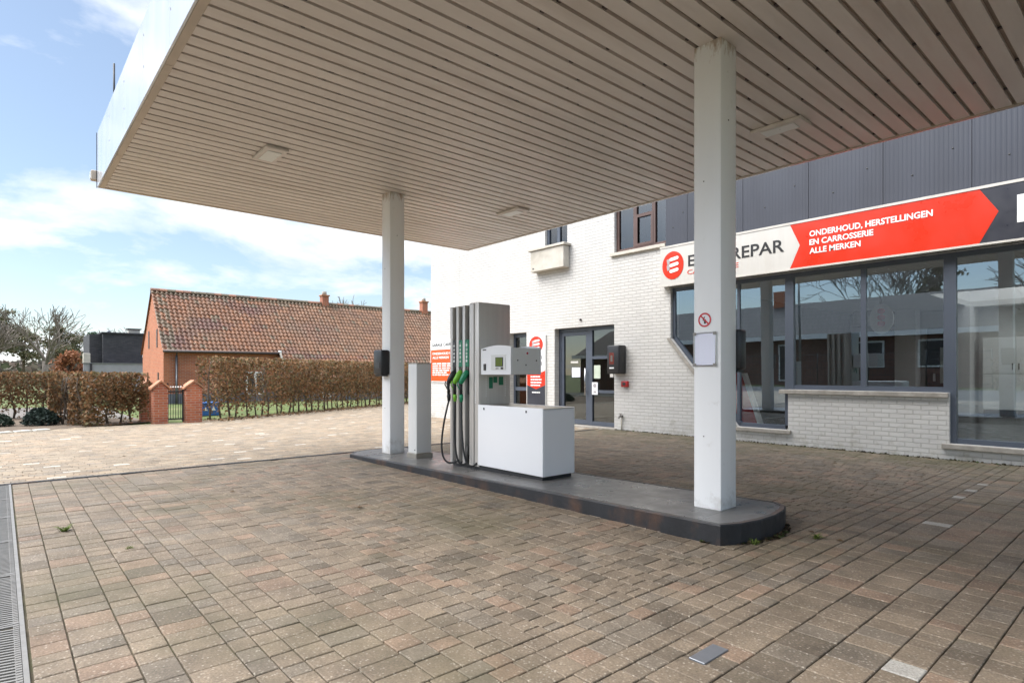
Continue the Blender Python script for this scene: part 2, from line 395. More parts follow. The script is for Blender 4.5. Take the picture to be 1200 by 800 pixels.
def bars(mb, x0, x1, z, h, y0, y1, rnd, words=3):
    """small print too fine to read"""
    x = x0
    while x < x1-.02:
        w = min(rnd.uniform(.08,.22)*(x1-x0)*3/words, x1-x)
        mb.box(x, x+w, y0, y1, z, z+h); x += w + (x1-x0)*.035
def emblem(parent, cx, cz, rx, rz, y):
    m = MB(); disc(m, cx, cz, rx, rz, y-.006, y); e = m.build('emblem', MT['red'], parent)
    m = MB(); g = MB()
    for k, dz in enumerate((.42, 0, -.42)):
        m.prism(capsule(cx-.30*rx, cx+.55*rx, cz+dz*rz, .24*rz, sl=.08*rz), 'Y', y-.012, y-.006)
    for dz in (.21, -.21):
        g.prism([(cx-.58*rx, cz+dz*rz+.22*rz), (cx-.25*rx, cz+dz*rz+.30*rz), (cx-.30*rx, cz+dz*rz-.10*rz), (cx-.50*rx, cz+dz*rz-.16*rz)], 'Y', y-.010, y-.006)
    m.build('emblem_bars', MT['letter_white'], e); g.build('emblem_folds', MT['letter_grey'], e)
    return e

# ------------------------------------------------------------------ ground
def gz(x, y):
    d = max(0., -8.2-x)
    return -.12*min(1., d/7.)**1.3 if d else 0.
def blocks(name, items, mat, drop=.0035, bev=.0035):
    V = []; F = []; C = []
    for cx, cy, lx, ly, col in items:
        a = random.gauss(0, .004); ca, sa = math.cos(a), math.sin(a)
        dz = random.gauss(0, .0012); tx, ty = random.gauss(0, .006), random.gauss(0, .006)
        b = len(V); hx, hy = lx/2, ly/2
        for lvl, ins, zz in ((0, 0, -.03), (1, 0, -drop), (2, bev, 0)):
            for sx, sy in ((-1,-1),(1,-1),(1,1),(-1,1)):
                px, py = sx*(hx-ins), sy*(hy-ins)
                x, y = cx+px*ca-py*sa, cy+px*sa+py*ca
                V.append((x, y, gz(x, y)+zz+dz+px*tx+py*ty))
        for l in (0, 4):
            for k in range(4): F.append((b+l+k, b+l+(k+1) % 4, b+l+4+(k+1) % 4, b+l+4+k))
        F.append((b+8, b+9, b+10, b+11)); C += [(*col, 1)]*9
    me = bpy.data.meshes.new(name); me.from_pydata(V, [], F); me.materials.append(mat)
    at = me.attributes.new('tone', 'FLOAT_COLOR', 'FACE'); at.data.foreach_set('color', [c for q in C for c in q])
    o = bpy.data.objects.new(name, me); COL.objects.link(o); o['kind'] = 'structure'
    return o
ISL = [(-2.28,4.04),(-2.20,4.20),(-2.155,4.42),(-2.15,4.66),(-2.19,4.90),(-2.25,5.06),(-2.36,5.15)]
ISL_END = [(-8.55,5.15),(-8.70,5.0),(-8.78,4.75),(-8.78,4.5),(-8.68,4.25),(-8.42,4.04)]
def in_island(x, y):
    return 4.25 < y < 4.95 and -8.4 < x < -2.5
def tone_near():
    r = random.random()
    if r < .62: c = (.268,.206,.143)
    elif r < .74: c = (.310,.214,.146)
    elif r < .92: c = (.245,.198,.146)
    else: c = (.195,.153,.108)
    k = random.uniform(.88, 1.12)*.80; return tuple(q*k for q in c)
WHITE = [(-.86,3.0),(-1.49,6.05),(-1.55,7.55),(-1.57,8.07),(-1.59,8.66)]
items = []
G = .0065
def run(a0, a1, c0, w, along, sizes, keep):
    a = a0 - random.uniform(0, .2); lim = -9.0 if along == 'X' else 99
    hi_ = -2.085 if along == 'X' else 10.68
    while a < hi_-.02:
        l = random.choice(sizes)
        if a+l > hi_-.05: l = hi_-a
        if a < a0:
            l = a+l-a0; a = a0
            if l < .03: a += l; continue
        ca = a+l/2; cc = c0+w/2
        x, y = (ca, cc) if along == 'X' else (cc, ca)
        if keep(x, y) and not in_island(x, y):
            col = tone_near()
            for wx, wy in WHITE:
                if abs(x-wx) < (l if along == 'X' else w)/2 and abs(y-wy) < (w if along == 'X' else l)/2: col = (.42,.395,.35)
            items.append((x, y, (l if along == 'X' else w)-G, (w if along == 'X' else l)-G, col))
        a += l
def strips(c0, c1, a0, a1, along, keep):
    c = c0
    while c < c1:
        t = random.random()
        if t < .30: run(a0, a1, c, .21, along, [.14,.14,.14,.21], keep); c += .21
        elif t < .68: run(a0, a1, c, .145, along, [.14,.14,.21,.105], keep); c += .145
        else:
            run(a0, a1, c, .107, along, [.105,.14,.14], keep); c += .107
            run(a0, a1, c, .107, along, [.105,.14,.14], keep); c += .107
strips(.105, 10.66, -8.975, -2.1, 'X', lambda x, y: y < 10.68)
strips(-2.083, 3.2, .125, 10.66, 'Y', lambda x, y: True)
strips(-2.2, -.35, -8.975, -2.1, 'X', lambda x, y: True)
blocks('paving', items, MT['paver'])
def hedge_x(y): return -19.25 - .54*(y-4.3) if y > 4.3 else (-19.0 if y > 1.1 else -18.3-.35*max(0, y))
it2 = []
c = -9.12
while c > -27:
    a = -6 - random.uniform(0, .2)
    while a < 19:
        y = a+.1
        if hedge_x(y) + .02 < c and (y < 10.66 or c < -16.5):
            k = random.uniform(.85, 1.12); t = random.random()
            col = (.315,.250,.175) if t < .6 else ((.345,.258,.172) if t < .85 else (.265,.218,.165))
            if random.random() < .015: col = (.56,.52,.45); k = 1
            it2.append((c-.05, y, .094, .194, tuple(q*k for q in col)))
        a += .2
    c -= .1
blocks('forecourt_paving', it2, MT['paver_sand'], .004, .005)
def sheet(name, xs, ys, dz, mat, f=gz):
    m = MB()
    for i in range(len(xs)-1):
        for j in range(len(ys)-1):
            m.face([(xs[i], ys[j], f(xs[i], ys[j])+dz), (xs[i+1], ys[j], f(xs[i+1], ys[j])+dz), (xs[i+1], ys[j+1], f(xs[i+1], ys[j+1])+dz), (xs[i], ys[j+1], f(xs[i], ys[j+1])+dz)])
    return struct(name, m, mat)
sheet('paving_bed', [-9.02,-8.2,-2,3.4], [-2.3,-.2,4,10.69], -.011, MT['joint'])
m = MB()
for y_ in range(-6, 19):
    for a_, b_ in ((-9.06,-12),(-12,-15.5)): 
        if y_ < 11: m.face([(a_,y_,gz(a_,0)-.014),(b_,y_,gz(b_,0)-.014),(b_,y_+1,gz(b_,0)-.014),(a_,y_+1,gz(a_,0)-.014)])
    h0, h1 = hedge_x(y_)+.05, hedge_x(y_+1)+.05
    m.face([(-15.5,y_,gz(-15.5,0)-.014),(h0,y_,gz(h0,0)-.014),(h1,y_+1,gz(h1,0)-.014),(-15.5,y_+1,gz(-15.5,0)-.014)])
struct('forecourt_bed', m, MT['joint_sand'])
m = MB(); m.face([(-420,-420,-.25),(420,-420,-.25),(420,420,-.25),(-420,420,-.25)]); struct('ground', m, MT['field'])
m = MB(); m.face([(-60,-8,-.165),(-18.9,-8,-.165),(-18.9,60,-.165),(-60,60,-.165)]); struct('lawn', m, MT['lawn'])
m = MB()
for a, b in (((-19.6, -6), (-18.5, -6)), ):
    pass
m.face([(-24.6,-6,-.12),(-18.42,-6,-.12),(-18.42,0,-.115),(-18.8,1.05,-.115),(-20,3.4,-.12),(-21.5,3.2,-.12),(-24.6,1.5,-.12)]); struct('soil_bed', m, MT['soil'])
m = MB(); m.face([(-24.6,1.52,-.145),(-21.5,3.25,-.145),(-21.6,3.3,-.145),(-32,3.3,-.145),(-32,-6,-.145),(-24.6,-6,-.145)]); struct('gravel_path', m, MT['gravel'])
m = MB(); m.face([(-90,-12,-.17),(90,-12,-.17),(90,-6.4,-.17),(-90,-6.4,-.17)]); struct('street', m, MT['asphalt'])
m = MB(); m.box(-90,-19,-6.39,-6.24,-.3,-.05); m.box(-8.9,90,-6.39,-6.24,-.3,-.05); struct('street_kerb', m, MT['edging'])
m = MB(); m.face([(-9,-6.22,-.03),(60,-6.22,-.03),(60,-2.3,-.03),(-9,-2.3,-.03)]); m.face([(3.4,-2.3,-.03),(60,-2.3,-.03),(60,10.6,-.03),(3.4,10.6,-.03)]); struct('street_pavement', m, MT['paver_sand'])

# row of pale edging stones beside the soil bed
first = None
for k in range(8):
    y = -1.75+k*.36; x = -18.36-.36*max(0, y)
    m = MB(); m.box(-.11,.11,-.155,.155,-.1,.035,.012)
    if first is None:
        o = thing('edging_stone', 'pale concrete edging stone in the row along the soil bed', 'edging stone', (x, y, -.12), 'edging stones along the soil bed')
        ORG[o.name] = Vector((0,0,0)); st = m.build('stone', MT['edging'], o); first = o
    else: o = copy_thing(first, (x, y, -.12))
    o.rotation_euler.z = R(19) if y > 0 else 0
# slot drain along the change of paving
d = thing('slot_drain', 'narrow steel slot drain crossing the forecourt where the paving changes colour', 'drain', (-9.03, 5, 0))
m = MB(); m.box(-9.068,-9.045,-.1,10.4,-.1,.001); m.box(-9.015,-8.992,-.1,10.4,-.1,.001)
y = -.08
while y < 10.3: m.box(-9.045,-9.015,y,y+.018,-.05,-.001); y += .045
m.build('slot_grating', MT['kerb_rim'], d)
m = MB(); m.box(-9.044,-9.016,-.1,10.4,-.12,-.05); m.build('channel', MT['cast'], d)
# wide grating channel in front
d = thing('drain_grating', 'galvanised grating of slanted bars over a channel in the paving', 'drain grating', (-5, -.05, 0))
m = MB(); m.box(-8.95,3.2,.075,.095,-.12,.003); m.box(-8.95,3.2,-.205,-.175,-.12,.003); m.build('channel_edge', MT['galv'], d)
m = MB(); m.box(-8.95,3.2,-.175,.075,-.16,-.10); m.build('channel', MT['cast'], d)
x = -8.94; k = 0
while x < 3:
    m = MB(); L = 1.0
    m.box(x, x+L-.012, -.173, -.150, -.03, .0); m.box(x, x+L-.012, .05, .073, -.03, .0)
    m.box(x, x+.018, -.150, .05, -.03, -.001); m.box(x+L-.03, x+L-.012, -.150, .05, -.03, -.001)
    q = x+.02
    while q < x+L-.07:
        m.prism([(q, -.150), (q+.014, -.150), (q+.054, .05), (q+.040, .05)], 'Z', -.03, -.002); q += .034
    q = x+.02
    while q < x+L-.03:
        m.box(q, q+.012, .052, .072, -.0005, .003); m.box(q, q+.012, -.172, -.152, -.0005, .003); q += .028
    g = m.build('grate', MT['galv'], d)
    x += L

# ------------------------------------------------------------------ pump island
def isl_z(x): return .158 + .0163*(x+2.28)
outline = ISL + ISL_END
isl = thing('pump_island', 'long low raised island with dark tiled top and black kerb', 'pump island', (-5.4, 4.6, 0))
def scale_out(o, d):
    cx = lambda p: max(-8.2, min(-2.8, p[0])); return [(p[0]+(p[0]-cx(p))/max(.01, math.hypot(p[0]-cx(p), p[1]-4.6))*d, p[1]+(p[1]-4.6)/max(.01, math.hypot(p[0]-cx(p), p[1]-4.6))*d) for p in o]
dense = []
for i, p in enumerate(outline):
    q = outline[(i+1) % len(outline)]; n = max(1, int(math.hypot(p[0]-q[0], p[1]-q[1])/.25))
    dense += [(p[0]+(q[0]-p[0])*k/n, p[1]+(q[1]-p[1])*k/n) for k in range(n)]
m = MB()
inner = scale_out(dense, -.045)
tri = tessellate_polygon([[Vector((*p, 0)) for p in inner]])
m.mesh([(p[0], p[1], isl_z(p[0])-.002) for p in inner], [tuple(t) for t in tri])
m.build('tiled_top', MT['slab'], isl)
m = MB(); nn = len(dense); rim = scale_out(dense, -.008)
for i in range(nn):
    j = (i+1) % nn; a, b, c_, e = dense[i], dense[j], rim[i], rim[j]
    m.mesh([(a[0], a[1], -.16), (b[0], b[1], -.16), (b[0], b[1], isl_z(b[0])-.012), (a[0], a[1], isl_z(a[0])-.012), (c_[0], c_[1], isl_z(c_[0])-.001), (e[0], e[1], isl_z(e[0])-.001)], [(0,1,2,3), (3,2,5,4)])
m.build('kerb_face', MT['kerb'], isl)
m = MB()
for i in range(nn):
    j = (i+1) % nn
    m.face([(*rim[i], isl_z(rim[i][0])-.001), (*rim[j], isl_z(rim[j][0])-.001), (*inner[j], isl_z(inner[j][0])+.001), (*inner[i], isl_z(inner[i][0])+.001)])
m.build('kerb_rim', MT['kerb_rim'], isl)

# ------------------------------------------------------------------ canopy
CZ = 4.06
can = thing('station_canopy', 'flat white canopy on two square columns with slatted beige underside', 'canopy', (-4, 4.5, 0))
X0, X1, Y0, Y1 = -10.65, 4.2, 1.11, 7.96
m = MB(); mi = 0
x = X0+.05
while x < X1-.1:
    w = .138
    m.box(x, x+w, Y0+.075, Y1-.06, CZ, CZ+.012, 0)
    m.box(x, x+.006, Y0+.075, Y1-.06, CZ+.012, CZ+.034); m.box(x+w-.006, x+w, Y0+.075, Y1-.06, CZ+.012, CZ+.034)
    x += .175
m.build('soffit_slats', MT['soffit'], can)
m = MB(); m.box(X0+.02, X1-.02, Y0+.02, Y1-.02, CZ+.036, CZ+.06); m.build('soffit_backing', MT['soffit_gap'], can)
m = MB()
x = X0
for L in (1.75, 2.9, 2.9, 2.9, 2.9, 1.5):
    m.box(x+.002, x+L-.002, Y0+.002, Y0+.072, CZ-.012, CZ+.03, .004); x += L
m.build('edge_trim', MT['soffit_trim'], can)
m = MB(); m.box(X0+.004, X0+.05, Y0+.075, Y1-.06, CZ-.010, CZ+.03); m.box(X0+.004, X1, Y1-.058, Y1-.006, CZ-.008, CZ+.03); m.build('edge_trim', MT['soffit_trim'], can)
x = X0
for L in (1.24, 1.24, 1.24, 1.24, 1.24, 1.24, 1.24, 1.24, 1.24, 1.24, 1.24, 1.21):   # sheets of the street side fascia
    m = MB(); m.box(x+.002, x+L-.002, Y0-.02, Y0, CZ-.01, CZ+.80, .003)
    for q in (.3, .62): m.box(x+.03, x+.045, Y0-.024, Y0-.0205, CZ+q, CZ+q+.015)
    m.build('fascia_panel', MT['fascia'], can); x += L
m = MB(); m.box(X0-.02, X0-.001, Y0-.018, Y1, CZ-.008, CZ+.80); m.build('fascia_end', MT['fascia'], can)
m = MB(); m.box(X0, X1, Y1-.004, Y1+.015, CZ-.008, CZ+.80); m.build('fascia_rear', MT['fascia'], can)
m = MB(); m.box(X0-.028, X0-.02, Y0-.028, Y0-.021, CZ-.01, CZ+.81); m.build('corner_strip', MT['iron'], can)
m = MB(); m.box(X0+.01, X1-.01, Y0+.01, Y1-.01, CZ+.72, CZ+.76); m.build('roof_deck', MT['zinc'], can)
for cx in (-2.776, -8.23):
    m = MB(); m.box(cx, cx+.25, 4.485, 4.735, isl_z(cx)-.004, CZ+.004, .006, seg=2)
    cobj = m.build('column', MT['column_paint'], can)
    for b_ in ((cx+.09, cx+.098, 4.480, 4.4848, .75, .758), (cx+.09, cx+.098, 4.480, 4.4848, 2.9, 2.908), (cx+.2502, cx+.254, 4.60, 4.61, 3.4, 3.41)):
        m = MB(); m.box(*b_); m.build('rivet', MT['cast'], cobj)
for lx, ly in ((-7.87,2.43),(-7.85,6.47),(-3.29,6.47),(-3.29,2.43)):
    m = MB(); m.box(lx, lx+.57, ly, ly+.27, CZ-.040, CZ-.002, .008); lo = m.build('light_fitting', MT['soffit'], can)
    m = MB(); m.box(lx+.10, lx+.47, ly+.05, ly+.22, CZ-.048, CZ-.0405, .004); m.build('light_cover', MT['cab_white'], lo)
m = MB(); rc = random.Random(44); x = X0+.05
while x < X1-.3:
    y = Y0+.3+rc.uniform(0,.5)
    while y < Y1-.2:
        l_ = rc.uniform(.02,.05); m.box(x+.141, x+.172, y, y+l_, CZ+.012, CZ+.024); y += rc.uniform(.7,1.5)
    x += .175
o = m.build('slat_clips', MT['gutter'], can); o['kind'] = 'stuff'
# dark beam-end notches at the rear edge of the soffit grooves are open slots of the slats themselves
a = thing('roof_antenna', 'thin dark vertical rod standing on the canopy edge against the sky', 'antenna', (-9.5, 1.16, CZ+.78))
m = MB(); m.tube([(-9.5,1.16,CZ+.70),(-9.5,1.16,CZ+1.40)], .012, 6); m.build('rod', MT['iron'], a)
m = MB(); m.box(-9.56,-9.44,1.1,1.22,CZ+.762,CZ+.775); m.build('foot', MT['iron'], a)
a = thing('corner_lamp', 'small beige box lamp fixed to the far canopy corner', 'lamp', (-10.75, 1.05, CZ+.15))
m = MB(); m.box(-10.80,-10.675,1.02,1.14,CZ+.11,CZ+.25,.008); m.build('housing', MT['soffit_trim'], a)
m = MB(); m.box(-10.79,-10.69,1.013,1.02,CZ+.13,CZ+.23); m.build('lens', MT['post_grey'], a)

# things on the columns
s = thing('no_smoking_sign', 'round red and white prohibition sticker on the nearer white column', 'sign', (-2.66, 4.48, 1.735))
CX, CZ2 = -2.672, 1.735
m = MB(); disc(m, CX, CZ2, .062, .062, 4.4815, 4.4845); m.build('plate', MT['paper'], s)
m = MB(); ring(m, CX, CZ2, .047, .060, 4.4795, 4.4812)
q = .0075; m.prism([(CX-.037-q*.7, CZ2+.033), (CX-.033+q*.3, CZ2+.039), (CX+.037+q*.7, CZ2-.033), (CX+.033-q*.3, CZ2-.039)], 'Y', 4.4797, 4.4812); m.build('prohibition_ring', MT['prohib_red'], s)
m = MB(); m.prism([(CX-.006,CZ2-.032),(CX+.012,CZ2-.032),(CX+.012,CZ2+.004),(CX-.006,CZ2+.004)], 'Y', 4.4803, 4.4813); m.prism([(CX-.020,CZ2-.004),(CX-.006,CZ2+.026),(CX+.004,CZ2+.028),(CX-.010,CZ2-.008)], 'Y', 4.4804, 4.4813); m.build('pictogram', MT['letter_black'], s)
s = thing('notice_frame', 'small clip frame holding a blank sheet on the nearer white column', 'notice', (-2.666, 4.48, 1.49))
fx0, fx1, fz0, fz1 = -2.773, -2.560, 1.345, 1.630
m = MB()
for b_ in ((fx0,fx1,fz0,fz0+.010),(fx0,fx1,fz1-.010,fz1),(fx0,fx0+.010,fz0+.010,fz1-.010),(fx1-.010,fx1,fz0+.010,fz1-.010)): m.box(b_[0],b_[1],4.470,4.4845,b_[2],b_[3],.002)
m.build('frame', MT['chrome'], s)
for cx in (fx0, fx1-.026):
    for cz in (fz0, fz1-.022):
        m = MB(); m.box(cx-.002,cx+.028,4.466,4.4695,cz-.002,cz+.024,.001); m.build('corner', MT['galv'], s)
m = MB(); m.box(fx0+.011,fx1-.011,4.476,4.4835,fz0+.011,fz1-.011); m.build('sheet', MT['paper_blue'], s)
def towel_box(x, y, z, label):
    t = thing('towel_dispenser', label, 'dispenser', (x, y, z))
    m = MB(); m.box(x, x+.26, y-.15, y-.001, z, z+.38, .03, seg=3); bd = m.build('cover', MT['black'], t)
    m = MB(); m.box(x+.05, x+.21, y-.154, y-.1495, z+.10, z+.19, .004); m.build('window', MT['label_dark'], bd)
    m = MB(); m.box(x+.03, x+.23, y-.13, y-.02, z-.02, z+.001, .004); m.build('tray', MT['rubber'], t)
towel_box(-8.236, 4.484, 1.265, 'black paper towel dispenser on the farther white column beside the cover post')
t = thing('window_washer_box', 'black box fixed to the back of the nearer white column', 'dispenser', (-2.6, 4.74, 1.3))
m = MB(); m.box(-2.72, -2.49, 4.737, 4.85, 1.315, 1.66, .02, seg=2); m.build('cover', MT['black'], t)
m = MB(); m.box(-2.70, -2.51, 4.74, 4.84, 1.295, 1.3145); m.build('tray', MT['rubber'], t)

# pale cover post beside the far column
z0 = isl_z(-7.3)
t = thing('cover_post', 'pale grey box post on a steel foot between column and fuel pump', 'post', (-7.3, 4.6, z0))
m = MB(); m.box(-7.43,-7.20,4.47,4.72,z0+.07,1.425,.008,seg=2); m.build('body', MT['post_grey'], t)
m = MB(); m.box(-7.445,-7.185,4.455,4.735,z0-.004,z0+.069,.004); m.build('foot', MT['steel_lid'], t)
m = MB(); m.box(-7.435,-7.195,4.465,4.725,1.4255,1.44,.004); m.build('cap', MT['sill_render'], t)
m = MB(); m.box(-7.25,-7.235,4.463,4.4695,z0+.11,z0+.125); m.build('lock', MT['cast'], t)

# ------------------------------------------------------------------ fuel pump
zb = isl_z(-5.5)
fp = thing('fuel_pump', 'stainless steel fuel pump with three hanging nozzles and a white cabinet', 'fuel pump', (-5.5, 4.7, zb))
T = 2.165
m = MB(); m.box(-5.905,-5.72,4.44,4.95,zb+.03,T,.006,seg=2)
m.box(-6.31,-5.905,4.50,4.89,zb+.03,T-.005); m.build('tower', MT['steel'], fp)
for k in range(4):                                    # front and back fins between the hose channels
    xx = -6.312+.135*k
    m = MB()
    for yy0, yy1 in ((4.425,4.4995),(4.8905,4.965)): m.box(xx, xx+.055, yy0, yy1, zb+.03, T-.02, .008, seg=2)
    if k == 3: m = MB(); m.box(xx, xx+.06, 4.430, 4.4995, zb+.03, T-.01, .012, seg=2); m.box(xx+.062, xx+.10, 4.425, 4.439, zb+.03, T-.01, .006, seg=2)
    m.build('fin', MT['steel'], fp)
for k in range(3):
    xx = -6.257+.135*k
    m = MB(); m.box(xx+.001, xx+.079, 4.490, 4.4995, zb+.1, T-.02); m.build('hose_channel', MT['black'], fp)
    ls = m = MB(); m.box(xx+.006, xx+.077, 4.424, 4.4895, 1.37, 1.71, .002); l_ = m.build('fuel_label', MT['label_dark'] if k == 0 else MT['label_green'], fp)
    rnd = random.Random(k); m = MB()
    m.box(xx+.036, xx+.039, 4.4218, 4.4238, 1.43, 1.68)
    for q in range(5):
        zz = 1.43+.05*q; m.box(xx+.024+.004*(q % 2), xx+.052, 4.4215, 4.4238, zz, zz+rnd.uniform(.012,.030))
    m.build('label_print', MT['letter_white'], l_)
    m = MB(); m.box(xx+.006, xx+.079, 4.462, 4.4895, 1.02, 1.365, .004); m.build('nozzle_boot', MT['black'], fp)
gm = [MT['black'], MT['lime'], MT['green']]
for k in range(3):
    xx = -6.225+.135*k
    nz = MB()
    nz.tube([(xx-.035,4.36,1.155),(xx-.025,4.375,1.20),(xx-.005,4.405,1.265),(xx+.005,4.425,1.30),(xx+.010,4.435,1.325)], [.024,.034,.038,.033,.018], 10)
    nz.tube([(xx-.048,4.335,1.19),(xx-.060,4.325,1.145),(xx-.040,4.35,1.085),(xx-.015,4.38,1.06)], [.007,.008,.008,.007], 6)
    n_ = nz.build('nozzle', gm[k], fp)
    m = MB(); m.tube([(xx+.010,4.435,1.32),(xx+.018,4.442,1.37),(xx+.030,4.452,1.415),(xx+.040,4.458,1.44)], [.013,.0115,.011,.011], 8); m.build('spout', MT['galv'] if k else MT['cast'], n_)
    m = MB(); m.tube([(xx-.035,4.36,1.16),(xx-.034,4.362,1.10),(xx-.030,4.365,1.02)], [.024,.019,.019], 10); m.build('grip', MT['rubber'], n_)
    m = MB(); m.tube([(xx-.030,4.365,1.02),(xx-.029,4.366,.985),(xx-.028,4.367,.93)], [.023,.025,.018], 10); m.build('swivel', gm[k], n_)
    bow = (.115, .03, .02)[k]; sx_ = (-.07, .03, .05)[k]
    h = MB(); pts = []
    P0, P1, P2, P3 = Vector((xx-.028,4.367,.94)), Vector((xx-.028+sx_*1.2-.02,4.35-bow*.3,.55)), Vector((xx-.03+sx_*1.6,4.33-bow,zb-.12)), Vector((xx+.10+.05*k,4.438,zb+.075))
    for i in range(25):
        u = i/24; pts.append(P0*(1-u)**3 + P1*3*u*(1-u)**2 + P2*3*u*u*(1-u) + P3*u**3)
    h.tube(pts, .0125, 8); h.build('hose', MT['rubber'], fp)
m = MB(); m.tube([(-5.95,4.43,zb+.05),(-5.93,4.43,zb+.28)], .02, 8); m.build('hose_outlet', MT['cast'], fp)
# vents on tower face and corner
m = MB(); zz = .62+.3
while zz < 1.55: m.box(-5.795,-5.775,4.4355,4.4398,zz,zz+.012); zz += .027
m.build('vent_slots', MT['letter_white'], fp)
m = MB(); zz = 1.0
while zz < 1.30:
    m.box(-5.7198,-5.7175,4.55,4.562,zz,zz+.012); zz += .03
m.build('vent_slots', MT['letter_white'], fp)
m = MB(); zz = 1.0
while zz < 1.30: m.box(-5.7198,-5.7175,4.86,4.872,zz,zz+.012); zz += .03
m.build('vent_slots', MT['letter_white'], fp)
m = MB()
for y0_, y1_, z0_, z1_ in ((4.60,4.66,1.10,1.24),(4.67,4.73,1.17,1.245),(4.76,4.83,1.14,1.245)):
    m = MB(); m.box(-5.7195,-5.716,y0_,y1_,z0_,z1_); m.build('sticker', MT['label_green'], fp)
# cabinet
cz0, cz1 = isl_z(-5)+.045, .905
m = MB(); m.box(-5.70,-4.60,4.452,4.925,cz0,cz1-.012); m.build('cabinet_core', MT['white_metal'], fp)
m = MB(); m.box(-5.735,-4.585,4.435,4.4515,cz0,cz1,.008,seg=2); p_ = m.build('cabinet_door', MT['white_metal'], fp)
for qx in (-5.62,-4.86):
    m = MB(); m.box(qx,qx+.02,4.4305,4.4345,.845,.87); m.build('lock', MT['cast'], p_)
m = MB(); m.box(-5.735,-4.585,4.9255,4.942,cz0,cz1,.008,seg=2); m.build('cabinet_door', MT['white_metal'], fp)
m = MB(); m.box(-4.5995,-4.583,4.4520,4.9245,cz0,cz1-.022,.004); m.build('cabinet_side', MT['white_metal'], fp)
m = MB(); m.box(-5.705,-4.585,4.4525,4.924,cz1-.0115,cz1-.004,.002); m.build('cabinet_lid', MT['steel_lid'], fp)
m = MB(); m.box(-6.29,-4.615,4.46,4.915,isl_z(-6.3)-.03,cz0-.001); m.build('plinth', MT['black'], fp)
# head
hx0, hx1, hz0, hz1 = -5.69, -5.135, 1.272, 1.585
m = MB(); m.box(hx0,hx1,4.478,4.912,hz0,hz1,.006); hd = m.build('computer_head', MT['post_grey'], fp)
m = MB(); n_ = 10
arc = [(hx0, hz0), (hx1, hz0)] + [(hx1+(hx0-hx1)*k/n_, hz1+.035*math.sin(math.pi*(.12+.88*k/n_))) for k in range(n_+1)]
m.prism(arc, 'Y', 4.452, 4.477); m.build('front_cover', MT['white_metal'], hd)
m = MB(); m.prism(arc, 'Y', 4.913, 4.938); m.build('rear_cover', MT['white_metal'], hd)
m = MB(); m.box(hx0+.20,hx0+.47,4.4465,4.4515,hz0+.055,hz0+.225,.003); m.box(hx0+.19,hx0+.48,4.4495,4.4517,hz0+.225,hz0+.235); m.build('display_panel', MT['post_grey'], hd)
m = MB(); m.box(hx0+.285,hx0+.425,4.4405,4.4460,hz0+.095,hz0+.205,.002); sc_ = m.build('screen_bezel', MT['cast'], hd)
lcd = M('lcd_green', (.17,.24,.03), .2, var=.1)
m = MB(); m.box(hx0+.298,hx0+.412,4.4385,4.4402,hz0+.105,hz0+.195); m.build('screen', lcd, sc_)
m = MB()
for r_ in range(3):
    for q in range(4): m.box(hx0+.312+.024*q, hx0+.324+.024*q, 4.4375, 4.4384, hz0+.118+.026*r_, hz0+.132+.026*r_)
m.build('digits', MT['label_dark'], sc_)
m = MB()
for q in range(3): m.box(hx0+.290+.018*q, hx0+.303+.018*q, 4.443,4.4463, hz0+.065, hz0+.083)
m.build('buttons', MT['letter_grey'], hd)
m = MB(); m.box(hx0+.385,hx0+.425,4.4425,4.4463,hz0+.062,hz0+.087); m.build('card_slot', MT['cast'], hd)
m = MB(); m.box(hx0+.055,hx0+.10,4.4435,4.4517,hz0+.05,hz0+.13,.003); m.box(hx0+.06,hx0+.095,4.4405,4.4434,hz0+.10,hz0+.12); m.build('reader', MT['cast'], hd)
m = MB(); m.box(hx0+.035,hx0+.10,4.4498,4.4518,hz1-.02,hz1-.006); m.build('badge', MT['cast'], hd)
for yy, zz in ((4.56,1.44),(4.69,1.385),(4.86,1.44)):
    m = MB(); m.tube([(hx1-.002,yy,zz),(hx1+.004,yy,zz)], .009, 8); m.build('screw', MT['cast'], hd)
m = MB(); m.tube([(hx1-.002,4.71,1.525),(hx1+.003,4.71,1.525)], .022, 14); m.build('badge', MT['paper'], hd)
m = MB(); m.tube([(hx1+.003,4.71,1.525),(hx1+.005,4.71,1.525)], .014, 12); m.build('badge_mark', MT['prohib_red'], hd)

# ------------------------------------------------------------------ garage building
YF = 10.7
gb = thing('garage_building', 'white painted brick garage with showroom windows and dark upper cladding', 'building', (-6, YF, 0))
holes = {
 'side': [(-12.40,.02),(-11.69,.02),(-11.69,2.40),(-12.40,2.40)],
 'door': [(-10.63,.02),(-8.69,.02),(-8.69,2.43),(-10.63,2.43)],
 'up1': [(-10.98,4.52),(-10.18,4.52),(-10.18,5.7),(-10.98,5.7)],
 'up2': [(-8.69,4.06),(-7.27,4.06),(-7.27,5.3),(-8.69,5.3)],
 'shop': [(-7.18,2.04),(-5.68,.27),(-4.72,.27),(-4.72,1.0),(-2.335,1.0),(-2.335,.24),(5.2,.24),(5.2,3.10),(-7.18,3.10)],
}
out = [(-16.35,-.35),(6.0,-.35),(6.0,7.2),(-16.35,7.2)]
def wall_with_holes(mb, out, hs, y, yb):
    loops = [[Vector((p[0], p[1], 0)) for p in out]] + [[Vector((p[0], p[1], 0)) for p in h] for h in hs]
    flat = [p for l in loops for p in l]
    tri = tessellate_polygon(loops)
    mb.mesh([(p.x, y, p.y) for p in flat], [tuple(t) for t in tri])
    for l in loops:
        n = len(l); mb.mesh([(p.x, y, p.y) for p in l]+[(p.x, yb, p.y) for p in l], [(i, (i+1) % n, (i+1) % n+n, i+n) for i in range(n)])
m = MB(); wall_with_holes(m, out, list(holes.values()), YF, YF+.3)
